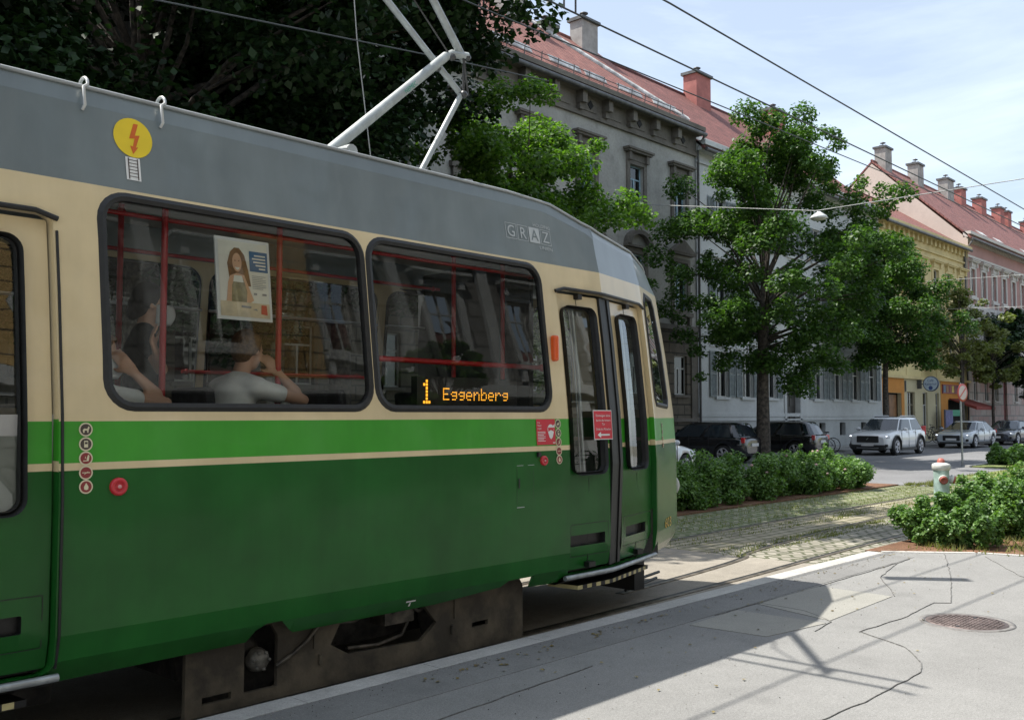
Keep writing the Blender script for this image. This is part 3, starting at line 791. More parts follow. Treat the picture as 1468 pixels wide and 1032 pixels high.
# underframe and bogie
mb = MB(); mb.box(-12.5, 7.4, 5.02, 6.68, .46, .86); mb.box(-12.5, 2.2, 5.3, 6.4, .2, .46); mb.build('underframe', DGRIME, tram)
def bogie(x0, x1):
    outer = [(x0, .1), (x1, .1), (x1, .44), (x1 - .04, .5), (x1 - .3, .52), (x0 + .3, .5), (x0, .46)]
    outer = densify(outer, .4)
    m_ = (x0 + x1) / 2
    sx = lambda q: x0 + (q - 2.72)
    holes = [[(sx(3.08), .13), (sx(3.3), .13), (sx(3.3), .42), (sx(3.26), .49), (sx(3.12), .49), (sx(3.08), .42)],
             [(sx(3.68), .3), (sx(3.82), .22), (sx(4.42), .2), (sx(4.56), .3), (sx(4.46), .41), (sx(4.42), .47), (sx(3.78), .47)],
             [(sx(2.82), .12), (sx(3.0), .12), (sx(3.0), .16), (sx(2.82), .16)], [(sx(4.9), .21), (sx(5.06), .21), (sx(5.06), .245), (sx(4.9), .245)]]
    V, Fs = cdt(outer, holes, (), .4, .2)
    mb = MB()
    mb.add([(s, 4.9, z) for s, z in V], Fs); mb.add([(s, 4.93, z) for s, z in V], [f[::-1] for f in Fs])
    for l in [outer] + holes:
        n = len(l); mb.add([(s, 4.9, z) for s, z in l] + [(s, 4.93, z) for s, z in l], [(i, (i + 1) % n, n + (i + 1) % n, n + i) for i in range(n)])
    mb.box(x0, x1, 4.9, 4.94, .06, .1)
    for q in (3.55, 4.72): mb.box(sx(q), sx(q) + .012, 4.888, 4.9, .3, .46)
    for q in (3.6, 4.7): mb.tube([(sx(q), 4.89, .2), (sx(q), 4.89, .26)], .012, 6)
    bg = mb.build('bogie_skirt', GRIME, tram)
    mb = MB()
    mb.tube([(sx(3.28), 4.885, .25), (sx(3.4), 4.885, .3), (sx(3.5), 4.885, .36), (sx(3.58), 4.885, .44)], .012, 6)
    mb.tube([(sx(3.7), 4.96, .42), (sx(3.9), 4.95, .4), (sx(4.0), 4.96, .44)], .012, 6)
    mb.box(sx(4.15), sx(4.4), 4.95, 5.1, .33, .41); mb.box(sx(4.2), sx(4.24), 4.95, 5.0, .4, .5)
    mb.lathe([(.04, -.02), (.04, .02), (.02, .02)], Matrix.Translation((sx(4.43), 4.95, .42)) @ Matrix.Rotation(R(90), 4, 'X'), 14)
    mb.tube([(sx(3.85), 4.96, .24), (sx(4.1), 4.96, .22), (sx(4.3), 4.96, .25), (sx(4.35), 4.96, .33)], .014, 6)
    mb.build('brake_gear', M('greasy_brake_metal', (.1, .085, .065), .5, metal=.3, var=.4, vs=10), bg)
    for wx in (3.16, 4.98):
        for yy in (5.1, 6.58):
            mt = Matrix.Translation((sx(wx), yy, .33)) @ Matrix.Rotation(R(90), 4, 'X')
            mb = MB(); mb.lathe([(.0, -.1), (.33, -.1), (.36, -.06), (.33, -.04), (.33, .03), (.3, .04), (.28, .0), (.1, .0), (.1, .06), (.06, .1), (0, .1)], mt, 28); mb.build('wheel', DGRIME, bg)
    mt = Matrix.Translation((sx(3.2), 4.95, .29)) @ Matrix.Rotation(R(90), 4, 'X')
    mb = MB(); mb.lathe([(0, .04), (.05, .04), (.065, .02), (.07, -.02)], mt, 18)
    for k in range(6): mb.lathe([(0, .05), (.01, .05), (.01, .03)], mt @ Matrix.Translation((.05 * math.cos(k), .05 * math.sin(k), 0)), 6)
    mb.build('axle_box', M('axle_box_metal', (.16, .15, .13), .5, metal=.3, var=.3, vs=15), bg)
    mb = MB(); mb.box(x0 + .1, x1 - .1, 5.2, 6.5, .2, .45); mb.build('bogie_frame', DGRIME, bg)
bogie(2.74, 5.45)
bogie(-11.0, -8.3)
bogie(-3.6, -.9)
mb = MB()
for z, l in ((.2, .0), (.14, .03)): mb.tube([(7.15, 5.2, z), (7.9, 5.35 + l, z)], .014, 6)
mb.box(7.15, 7.3, 5.1, 6.6, .15, .45)
mb.build('life_guard', BLACKP, tram)

# pantograph
pg = MB(); pg.tube([(4.3, 5.85, 3.6), (5.55, 5.85, 4.70)], [.045, .039], 12); pg.tube([(4.3, 5.5, 3.58), (4.3, 6.2, 3.58)], .05, 10)
pg.tube([(5.5, 5.85, 4.66), (5.62, 5.85, 4.74), (5.76, 5.8, 4.74)], .035, 8)
pan = pg.build('pantograph', PANTO, tram)
mb = MB(); mb.tube([(5.2, 5.85, 3.55), (5.75, 5.88, 4.42)], .024, 10); mb.build('coupling_rod', PANTO, pan)
mb = MB(); mb.tube([(5.76, 5.84, 4.71), (4.26, 5.6, 6.02)], [.035, .029], 10); mb.tube([(5.8, 5.9, 4.42), (4.26, 6.35, 5.98)], [.027, .031], 10)
mb.build('upper_arm', PANTO, pan)
mb = MB(); mb.tube([(5.76, 5.85, 4.72), (5.78, 5.88, 4.42)], .014, 6); mb.tube([(5.7, 5.8, 4.74), (5.84, 5.88, 4.44)], .012, 6)
mb.tube([(5.58, 5.84, 4.72), (4.8, 5.85, 5.4), (4.4, 5.85, 6.0)], .008, 5)
for p in ((5.75, 5.8, 4.73), (5.6, 5.83, 4.7), (5.77, 5.86, 4.43), (5.5, 5.9, 4.6)): mb.ball(p, .035, 8)
mb.build('knee_joint', M('dark_joint_metal', (.1, .1, .1), .4, metal=.6, var=.2), pan)
mb = MB()
for dx in (-.1, .1): mb.tube([(4.26 + dx, 5.0, 5.96), (4.26 + dx, 5.2, 6.06), (4.26 + dx, 6.5, 6.06), (4.26 + dx, 6.7, 5.96)], .02, 8)
mb.tube([(4.16, 5.6, 6.03), (4.36, 5.6, 6.03)], .018, 6); mb.tube([(4.16, 6.3, 6.03), (4.36, 6.3, 6.03)], .018, 6)
mb.build('contact_strip', STEEL, pan)
mb = MB()
for x, y in ((4.1, 5.35), (4.1, 6.35), (5.3, 5.35), (5.3, 6.35)): mb.lathe([(.05, 0), (.05, .03), (.03, .04), (.05, .05), (.05, .08)], Matrix.Translation((x, y, 3.44)), 12)
mb.box(4.0, 5.4, 5.3, 6.4, 3.46, 3.5)
mb.build('base_frame', STEEL, pan)
decal_m = M('teal_lettering', (.03, .3, .2), .5, var=.05)
V, Fs = text2d('NEMEC', .05, 'CENTER')
mb = MB(); ax = Vector((1.25, 0, 1.1)).normalized(); up = Vector((-1.1, -.0, 1.25)).normalized(); nn = ax.cross(up)
cpt = Vector((5.12, 5.85, 4.32)) + nn * .046
if nn.y > 0: cpt = Vector((5.12, 5.85, 4.32)) - nn * .046
mb.add([cpt + ax * a + up * (b - .02) for a, b in V], Fs); mb.build('arm_lettering', decal_m, pan)

# interior
mb = MB(); mb.box(-12.4, 6.3, 4.83, 6.87, .88, .92); mb.box(6.3, 7.9, 5.4, 6.3, .88, .92); mb.build('floor', INTERD, tram)
mb = MB(); mb.box(-12.4, 6.3, 5.0, 6.7, 3.06, 3.1); mb.box(6.3, 7.5, 5.4, 6.3, 3.02, 3.06); mb.build('ceiling', INTER, tram)
mb = MB(); mb.box(-12.4, 5.7, 4.82, 4.84, .95, 1.70); mb.box(-12.4, 7.0, 6.86, 6.88, .95, 1.70); mb.build('wall_lining', INTER, tram)
mb = MB(); mb.box(6.15, 6.2, 5.45, 6.85, .95, 3.0); mb.build('cab_partition', M('dark_cab_partition', (.05, .05, .05), .5, var=.2), tram)
def pole(p, q, r=.019, name='handrail'):
    mb = MB(); mb.tube([p, q], r, 10)
    d = Vector(q) - Vector(p)
    for t in (.02, .98): mb.ball(Vector(p) + d * t, r * 1.6, 8)
    return mb.build(name, REDPOLE, tram)
pole((2.73, 5.2, .92), (2.73, 5.2, 3.06)); pole((3.5, 5.2, .92), (3.5, 5.2, 3.06)); pole((2.9, 6.1, .92), (2.9, 6.1, 3.06))
pole((5.6, 5.8, .92), (5.6, 5.8, 3.06)); pole((5.98, 5.6, .92), (5.98, 5.6, 3.06)); pole((4.2, 5.15, 2.08), (6.0, 5.15, 2.075), .02)
pole((2.2, 5.25, 2.82), (6.0, 5.25, 2.82), .014); pole((2.2, 6.4, 2.82), (6.0, 6.4, 2.82), .014); pole((3.7, 6.75, 2.02), (5.6, 6.75, 2.02), .014); pole((1.0, 5.6, .92), (1.0, 5.6, 3.06)); pole((1.5, 5.3, .92), (1.5, 5.3, 3.06))
SEATM = M('dark_seat_fabric', (.03, .03, .035), .7, var=.3, vs=15)
def seat(x, y, rz=0):
    mb = MB(); mt = Matrix.Translation((x, y, 0)) @ Matrix.Rotation(rz, 4, 'Z')
    mb.obox(mt @ Matrix.Translation((0, 0, 1.33)), .42, .42, .07); mb.obox(mt @ Matrix.Translation((-.22, 0, 1.6)) @ Matrix.Rotation(R(-8), 4, 'Y'), .06, .42, .52); mb.obox(mt @ Matrix.Translation((0, 0, 1.1)), .1, .3, .38)
    add_bevel(mb.build('seat', SEATM, tram), .025, 3)
for x in (2.35, 3.2, 4.1, 4.9): seat(x, 5.25 if x < 4 else 5.2); seat(x, 6.5)
seat(-.3, 5.25); seat(-1.2, 5.25)
# destination display behind the second window
mb = MB(); mb.box(4.42, 5.42, 4.93, 4.99, 1.72, 1.96); ld = mb.build('destination_display', BLACKP, tram)
mb = MB()
for t, x, z, sz, f in (('1', 4.5, 1.765, .19, .04), ('1', 4.53, 1.74, .2, .03)): 
    pass
DOT = {'E': ['11111', '1', '1', '1111', '1', '1', '11111'], 'g': ['', '', '01111', '10001', '01111', '00001', '0111'], 'e': ['', '', '0111', '10001', '11111', '1', '0111'],
       'n': ['', '', '1011', '11001', '10001', '10001', '10001'], 'b': ['1', '1', '1011', '11001', '10001', '10001', '1111'], 'r': ['', '', '1011', '11001', '1', '1', '1'], '1': ['001', '011', '001', '001', '001', '001', '0111']}
def dots(word, x, z, p, s, adv=6):
    for k, ch in enumerate(word):
        for j, row in enumerate(DOT[ch]):
            for i, c in enumerate(row):
                if c == '1':
                    cx_d = x + (k * adv + i) * p; cz_d = z + (6 - j) * p
                    mb.add([(cx_d, 4.928, cz_d), (cx_d + s, 4.928, cz_d), (cx_d + s, 4.928, cz_d + s), (cx_d, 4.928, cz_d + s)], [(0, 1, 2, 3)])
dots('1', 4.45, 1.775, .024, .018); dots('Eggenberg', 4.66, 1.80, .0125, .0085)
ob_ = mb.build('led_text', LEDM, ld)
# poster hanging in the first window (a flat printed sheet in a white frame)
pt = thing('poster', 'framed advertising poster of a smiling long haired woman hung inside the tram window', 'poster', (3.06, 4.86, 2.47))
def pz(z): return 4.84 + .0 + lerp_tab(INS, z) - .0
def pos(u, v, off=0):  # u,v in 0..1 on the poster
    x = 2.885 + .355 * u; z = 2.235 + .475 * v
    return Vector((x, 4.80 + lerp_tab(INS, z) - off, z))
def ppoly(mb, poly, k, mi=0): mb.add([pos(u, v, .001 * k) for u, v in poly], [tuple(range(len(poly)))], mi)
def ell(cx, cy, rx, ry, n=18): return [(cx + rx * math.cos(2 * PI * i / n), cy + ry * math.sin(2 * PI * i / n)) for i in range(n)]
PC = [M('poster_white', (.85, .8, .7), .5, var=.05), M('poster_cream', (.75, .62, .42), .5, var=.12, vs=12), M('poster_hair', (.25, .12, .04), .5, var=.2, vs=30), M('poster_skin', (.72, .42, .25), .5, var=.04), M('poster_apron', (.33, .27, .13), .5, var=.15, vs=25), BLUEP, M('poster_red', (.6, .08, .04), .5, var=.05), M('poster_grey_text', (.3, .3, .3), .5, var=.05), M('poster_pale', (.88, .85, .74), .5, var=.05)]
mb = MB(); mb.add([pos(0, 0), pos(1, 0), pos(1, 1), pos(0, 1), pos(0, 0, -.012), pos(1, 0, -.012), pos(1, 1, -.012), pos(0, 1, -.012)], [(0, 1, 2, 3), (7, 6, 5, 4), (0, 4, 5, 1), (1, 5, 6, 2), (2, 6, 7, 3), (3, 7, 4, 0)])
mb.build('poster_frame', M('white_poster_frame', (.8, .8, .78), .4, var=.05), pt)
mb = MB()
ppoly(mb, [(.05, .04), (.95, .04), (.95, .96), (.05, .96)], 1.5, 8)
ppoly(mb, [(.05, .04), (.95, .04), (.95, .22), (.05, .22)], 2, 1)
ppoly(mb, [(.05, .22), (.6, .22), (.62, .5), (.56, .8), (.05, .78)], 2, 0)
ppoly(mb, [(.23, .5), (.2, .68), (.26, .82), (.34, .88), (.43, .88), (.52, .8), (.58, .62), (.62, .42), (.5, .42), (.3, .45)], 3, 2)
ppoly(mb, [(.16, .22), (.2, .45), (.24, .53), (.36, .57), (.5, .55), (.58, .4), (.66, .25), (.6, .22)], 4, 3)
ppoly(mb, [(.25, .22), (.27, .42), (.32, .5), (.48, .5), (.54, .35), (.52, .22)], 5, 4)
ppoly(mb, ell(.375, .7, .085, .115), 5, 3)
ppoly(mb, [(.33, .64), (.42, .64), (.40, .615), (.375, .605), (.35, .615)], 6, 0)
for ex in (.34, .41): ppoly(mb, ell(ex, .72, .012, .008, 8), 6, 2)
ppoly(mb, [(.29, .46), (.48, .46), (.45, .54), (.31, .54)], 6, 8)
ppoly(mb, [(.61, .61), (.95, .61), (.95, .86), (.61, .86)], 4, 5)
for i, (a, b) in enumerate(((.7, .91), (.66, .91), (.68, .91), (.72, .91), (.78, .9))): ppoly(mb, [(a, .80 - .04 * i), (b, .80 - .04 * i), (b, .818 - .04 * i), (a, .818 - .04 * i)], 5, 8)
for i in range(8): ppoly(mb, [(.64, .55 - .022 * i), (.9 - .06 * (i % 3 == 1), .55 - .022 * i), (.9 - .06 * (i % 3 == 1), .556 - .022 * i), (.64, .556 - .022 * i)], 5, 7)
ppoly(mb, [(.66, .32), (.72, .32), (.72, .345), (.66, .345)], 5, 7); ppoly(mb, [(.82, .32), (.9, .32), (.9, .345), (.82, .345)], 5, 7)
ppoly(mb, [(.78, .09), (.9, .08), (.89, .2), (.79, .2)], 5, 6); ppoly(mb, [(.42, .155), (.6, .15), (.6, .175), (.42, .18)], 5, 7); ppoly(mb, [(.63, .14), (.72, .12), (.7, .15)], 5, 7)
mb.build('poster_sheet', PC, pt)
# ---------------------------------------------------------------- people
SKIN = M('skin', (.62, .36, .25), .5, var=.04, vs=8)
HAIRB = M('brown_hair', (.17, .09, .04), .6, var=.3, vs=60)
HAIRK = M('black_hair', (.012, .01, .01), .5, var=.3, vs=60)
WHITES = M('white_cotton', (.85, .85, .83), .8, var=.08, vs=6)
BLACKS = M('black_cotton', (.02, .02, .022), .8, var=.2, vs=6)
JEANS = M('dark_jeans', (.03, .04, .07), .8, var=.2, vs=8)
MASKM = M('white_mask', (.72, .73, .74), .7, var=.04)
EYEM = M('dark_eye', (.02, .015, .012), .2, var=0)
def fuse(mb, name, mat, parent, voxel=.011, smooth=5):
    me = bpy.data.meshes.new('tmp'); me.from_pydata(mb.v, [], mb.f); o = bpy.data.objects.new('tmp', me); COL.objects.link(o)
    m = o.modifiers.new('r', 'REMESH'); m.mode = 'VOXEL'; m.voxel_size = voxel; m.use_smooth_shade = True
    m2 = o.modifiers.new('s', 'SMOOTH'); m2.iterations = smooth; m2.factor = .5
    dg = bpy.context.evaluated_depsgraph_get(); dg.update()
    me2 = bpy.data.meshes.new_from_object(o.evaluated_get(dg)); me2.name = name
    bpy.data.objects.remove(o)
    me2.materials.clear(); me2.materials.append(mat)
    of = root_off(parent); me2.transform(Matrix.Translation(-of))
    for p in me2.polygons: p.use_smooth = True
    ob = bpy.data.objects.new(name, me2); COL.objects.link(ob); ob.parent = parent
    return ob
def caps(mb, pts, rs, n=12):
    pts = [Vector(p) for p in pts]
    mb.tube(pts, rs, n)
    for p, r in zip(pts, rs): mb.ball(p, r, n)
def frame_from(fwd, up):
    f = Vector(fwd).normalized(); u = Vector(up); u = (u - f * u.dot(f)).normalized(); l = u.cross(f)
    return Matrix((f, l, u)).transposed().to_4x4()      # x fwd, y left, z up
def hand(mb, w, d, nrm, curl=.5, s=1.):
    """palm, four jointed fingers of different lengths and a thumb from its side"""
    d = Vector(d).normalized(); nrm = Vector(nrm); nrm = (nrm - d * nrm.dot(d)).normalized(); sd = d.cross(nrm)
    w = Vector(w)
    for k in (-.028, -.009, .01, .028): caps(mb, [w + sd * k * .7 * s, w + (d * .085 + sd * k) * s], [.014 * s, .0125 * s], 8)
    for k, L_ in ((-.03, .062), (-.01, .078), (.01, .084), (.03, .074)):
        p = w + (d * .088 + sd * k) * s; dd = d.copy(); pts = [p]; rs = [.0095 * s]
        for j, q in enumerate((.45, .32, .25)):
            dd = (dd + nrm * curl * (.55 + .2 * j)).normalized(); p = p + dd * L_ * q * s; pts.append(p); rs.append((.0092 - .0009 * j) * s)
        caps(mb, pts, rs, 8)
    p = w + (d * .03 + sd * .03) * s
    q = p + (d * .03 + sd * .03 + nrm * .015) * s; r_ = q + (d * .03 + nrm * .02 + sd * .004) * s
    caps(mb, [p, q, r_], [.014 * s, .011 * s, .009 * s], 8)
def person(label, base, J, fwd, up, shirt, hair, group, longhair=False, mask=False, handdir=None):
    t = thing('person', label, 'person', base)
    FM = Matrix.Translation(J['head']) @ frame_from(fwd, up)
    b = MB()
    H = lambda x, y, z: FM @ Vector((x, y, z))
    b.ball(H(-.005, 0, .03), (.098, .076, .095), 20, M_=FM.to_3x3().to_4x4())
    b.ball(H(.035, 0, -.03), (.06, .058, .085), 18, M_=FM.to_3x3().to_4x4())
    b.ball(H(.055, 0, -.082), (.03, .032, .026), 12); b.ball(H(.02, 0, -.05), (.06, .055, .05), 14, M_=FM.to_3x3().to_4x4())
    caps(b, [H(.088, 0, .012), H(.108, 0, -.022)], [.009, .014], 10)
    b.ball(H(.088, 0, -.058), (.012, .024, .008), 10, M_=FM.to_3x3().to_4x4()); b.ball(H(.086, 0, -.07), (.011, .02, .008), 10, M_=FM.to_3x3().to_4x4())
    for s_ in (-1, 1):
        b.ball(H(-.005, s_ * .08, -.005), (.02, .01, .032), 10, M_=FM.to_3x3().to_4x4()); b.ball(H(.08, s_ * .033, .022), (.014, .02, .008), 8, M_=FM.to_3x3().to_4x4())
    J = {k: Vector(v) for k, v in J.items()}
    caps(b, [J['neck'], H(-.015, 0, -.05)], [.056, .052], 14)
    ch = J['chest']; pe = J['pelvis']; sx = (J['shL'] - J['shR']).normalized()
    tm = Matrix((sx.cross((J['neck'] - pe).normalized()), sx, (J['neck'] - pe).normalized())).transposed().to_4x4()
    def torso(mb, g):
        mb.ball(ch, (.105 + g, .142 + g, .17 + g), 18, M_=tm); mb.ball((ch + pe) / 2, (.095 + g, .135 + g, .14 + g), 16, M_=tm); mb.ball(pe, (.115 + g, .155 + g, .12 + g), 16, M_=tm)
        caps(mb, [J['shL'], (J['neck'] * 2 + ch) / 3, J['shR']], [.06 + g, .075 + g, .06 + g], 14)
    torso(b, 0)
    for s_ in 'LR':
        caps(b, [J['sh' + s_], J['sh' + s_].lerp(J['el' + s_], .5), J['el' + s_], J['el' + s_].lerp(J['wr' + s_], .3), J['wr' + s_]], [.052, .044, .038, .038, .024], 12)
        dd, nn = (handdir or {}).get(s_, (J['wr' + s_] - J['el' + s_], (1, 0, 0)))
        hand(b, J['wr' + s_], dd, nn, .55 if s_ not in (handdir or {}) else .75)
        caps(b, [J['hip' + s_], J['kn' + s_], J['kn' + s_].lerp(J['an' + s_], .35), J['an' + s_]], [.085, .055, .055, .036], 12)
        caps(b, [J['an' + s_] - Vector((0, 0, .03)), J['an' + s_] + Vector(fwd).normalized() * .17 - Vector((0, 0, .045))], [.04, .03], 10)
    fuse(b, 'body', SKIN, t)
    c = MB(); torso(c, .014)
    for s_ in 'LR': caps(c, [J['sh' + s_], J['sh' + s_].lerp(J['el' + s_], .3), J['sh' + s_].lerp(J['el' + s_], .48)], [.064, .06, .058], 14)
    fuse(c, 'shirt', shirt, t, .013, 6)
    c = MB(); c.ball(pe - Vector((0, 0, .02)), (.132, .17, .11), 16, M_=tm)
    for s_ in 'LR': caps(c, [J['hip' + s_], J['kn' + s_], J['an' + s_] + Vector((0, 0, .02))], [.1, .073, .058], 14)
    fuse(c, 'trousers', JEANS, t, .014, 6)
    c = MB()
    for s_ in 'LR': caps(c, [J['an' + s_] - Vector((0, 0, .035)), J['an' + s_] + Vector(fwd).normalized() * .18 - Vector((0, 0, .05))], [.05, .04], 10)
    fuse(c, 'shoes', BLACKS, t, .012, 3)
    c = MB(); hm = FM.to_3x3().to_4x4()
    c.ball(H(-.022, 0, .048), (.098, .088, .094), 20, M_=hm); c.ball(H(-.055, 0, -.0), (.055, .08, .085), 16, M_=hm)
    for s_ in (-1, 1): c.ball(H(-.02, s_ * .072, .02), (.05, .018, .05), 12, M_=hm)
    c.ball(H(.05, .02, .095), (.05, .055, .025), 12, M_=hm)
    if longhair: c.ball(H(-.085, 0, .0), (.05, .06, .06), 14, M_=hm); c.ball(H(-.1, 0, -.05), (.04, .05, .05), 14, M_=hm)
    fuse(c, 'hair', hair, t, .008, 3)
    c = MB()
    for s_ in (-1, 1): c.ball(H(.093, s_ * .032, .012), .0085, 8)
    c.build('eyes', EYEM, t)
    if mask:
        c = MB(); n = 14
        for i in range(8):
            tt = i / 7
            for k in range(n + 1):
                a = R(-105 + 210 * k / n); rr_ = .075 - .012 * (abs(tt - .45) * 2) ** 2; 
                c.v.append(tuple(H(.022 + (.105 + .02 * math.sin(PI * tt) - .01 * tt) * max(0, math.cos(a * .85)) ** .8 - .0, (.074 - .02 * tt) * math.sin(a * .9), .0 - .115 * tt)))
        for i in range(7):
            for k in range(n):
                q = i * (n + 1) + k; c.f.append((q, q + 1, q + n + 2, q + n + 1)); c.m.append(0); c.sm.append(True)
        mo = c.build('face_mask', MASKM, t); sm = mo.modifiers.new('t', 'SOLIDIFY'); sm.thickness = .003
        c = MB()
        for s_ in (-1, 1): c.tube([H(.05, s_ * .07, -.03), H(.0, s_ * .088, .0)], .0015, 4)
        c.build('mask_strap', MASKM, t)
    return t
# standing passenger, one hand round the red pole
person('standing passenger with black hair, white face mask and black T-shirt, hand round the red pole', (2.9, 5.62, .92),
       dict(head=(2.86, 5.6, 2.36), neck=(2.84, 5.62, 2.22), chest=(2.83, 5.64, 2.04), pelvis=(2.84, 5.66, 1.74), shL=(2.93, 5.78, 2.17), shR=(2.75, 5.47, 2.17),
            elL=(2.97, 5.86, 1.9), wrL=(3.08, 5.82, 1.68), elR=(2.8, 5.34, 1.96), wrR=(2.72, 5.26, 2.06),
            hipL=(2.88, 5.75, 1.7), knL=(2.9, 5.76, 1.33), anL=(2.88, 5.76, 1.0), hipR=(2.8, 5.58, 1.7), knR=(2.83, 5.56, 1.33), anR=(2.8, 5.56, 1.0)),
       (.93, -.36, -.03), (0, 0, 1), BLACKS, HAIRK, None, True, True, {'R': ((-.35, -.25, .6), (.8, -.6, 0))})
# seated passenger in white
person('seated passenger with short brown hair and white T-shirt, hand raised to the face', (3.25, 5.28, .92),
       dict(head=(3.36, 5.32, 2.09), neck=(3.31, 5.32, 1.95), chest=(3.25, 5.31, 1.76), pelvis=(3.2, 5.3, 1.48), shL=(3.26, 5.48, 1.86), shR=(3.33, 5.17, 1.86),
            elL=(3.42, 5.55, 1.64), wrL=(3.6, 5.5, 1.55), elR=(3.62, 5.1, 1.79), wrR=(3.5, 5.2, 1.96),
            hipL=(3.24, 5.4, 1.46), knL=(3.66, 5.42, 1.45), anL=(3.7, 5.42, 1.0), hipR=(3.24, 5.2, 1.46), knR=(3.66, 5.18, 1.45), anR=(3.68, 5.18, 1.0)),
       (.95, .28, -.12), (0, 0, 1), WHITES, HAIRB, None, False, False, {'R': ((-.5, .35, .75), (.3, .6, -.2))})
# third passenger at the left edge of the window
person('seated passenger at the left window edge in a white face mask, arm raised', (2.2, 5.28, .92),
       dict(head=(2.36, 5.2, 2.02), neck=(2.32, 5.22, 1.88), chest=(2.27, 5.25, 1.7), pelvis=(2.22, 5.28, 1.45), shL=(2.27, 5.44, 1.79), shR=(2.34, 5.06, 1.8),
            elL=(2.42, 5.48, 1.6), wrL=(2.6, 5.42, 1.52), elR=(2.68, 5.06, 1.76), wrR=(2.5, 5.08, 1.93),
            hipL=(2.28, 5.36, 1.45), knL=(2.7, 5.42, 1.43), anL=(2.72, 5.42, 1.0), hipR=(2.28, 5.18, 1.45), knR=(2.7, 5.16, 1.43), anR=(2.7, 5.16, 1.0)),
       (.9, -.1, -.1), (0, 0, 1), WHITES, HAIRB, None, True, True, {'R': ((-.6, .1, .65), (.3, .6, 0))})

# ---------------------------------------------------------------- vegetation
def rows(a): return np.ascontiguousarray(a, dtype=np.float32)
def leaf_mesh(name, C, N_, S, mat, parent, rng, elong=1.5):
    n = len(C)
    t = rng.normal(size=(n, 3)); u = np.cross(N_, t); u /= np.linalg.norm(u, axis=1)[:, None] + 1e-9
    w = np.cross(N_, u); s = S[:, None]
    P = np.empty((n, 5, 3))
    P[:, 0] = C - u * s * .5; P[:, 1] = C + w * s * .42 / elong * 1.5 - u * s * .08 + N_ * s * .1; P[:, 2] = C + u * s * .55
    P[:, 3] = C - w * s * .42 / elong * 1.5 - u * s * .08 + N_ * s * .1; P[:, 4] = C
    # two facets folded along the midrib
    me = bpy.data.meshes.new(name); me.vertices.add(n * 4)
    Q = P[:, [0, 1, 2, 3]].reshape(-1, 3); me.vertices.foreach_set('co', rows(Q).ravel())
    me.loops.add(n * 6); idx = np.arange(n)[:, None] * 4
    me.loops.foreach_set('vertex_index', (idx + np.array([[0, 1, 2, 0, 2, 3]])).astype(np.int32).ravel())
    me.polygons.add(n * 2); me.polygons.foreach_set('loop_start', (np.arange(n * 2) * 3).astype(np.int32))
    try: me.polygons.foreach_set('loop_total', np.full(n * 2, 3, np.int32))
    except Exception: pass
    me.update(calc_edges=True); me.materials.append(mat)
    o = bpy.data.objects.new(name, me); COL.objects.link(o); o.parent = parent
    return o
BARK = M('grey_brown_bark', (.09, .075, .06), .9, var=.4, vs=9, bump=.8, bs=25)
STEMM = M('twig_brown', (.11, .075, .045), .85, var=.3, vs=12)
LEAF1 = leafmat('maple_leaves', (.022, .062, .013), (.08, .155, .028), .32)
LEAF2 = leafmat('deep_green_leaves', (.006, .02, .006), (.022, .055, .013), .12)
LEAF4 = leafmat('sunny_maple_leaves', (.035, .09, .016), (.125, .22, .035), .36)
LEAF3 = leafmat('olive_leaves', (.09, .115, .035), (.17, .19, .07), .3)
LEAFB = leafmat('rose_bush_leaves', (.055, .125, .03), (.16, .27, .075), .28, .45)
BLOOM = M('pale_pink_blossom', (.55, .36, .36), .7, var=.1)
def crown_r(h, kind):
    if kind == 'round': return max(0., math.sin(PI * (.06 + .88 * h))) ** .62
    if kind == 'egg': return (max(0., math.sin(PI * min(1, .1 + .86 * h ** .8)))) ** .8
    if kind == 'open': return max(0., math.sin(PI * (.08 + .85 * h))) ** .9
    return 1
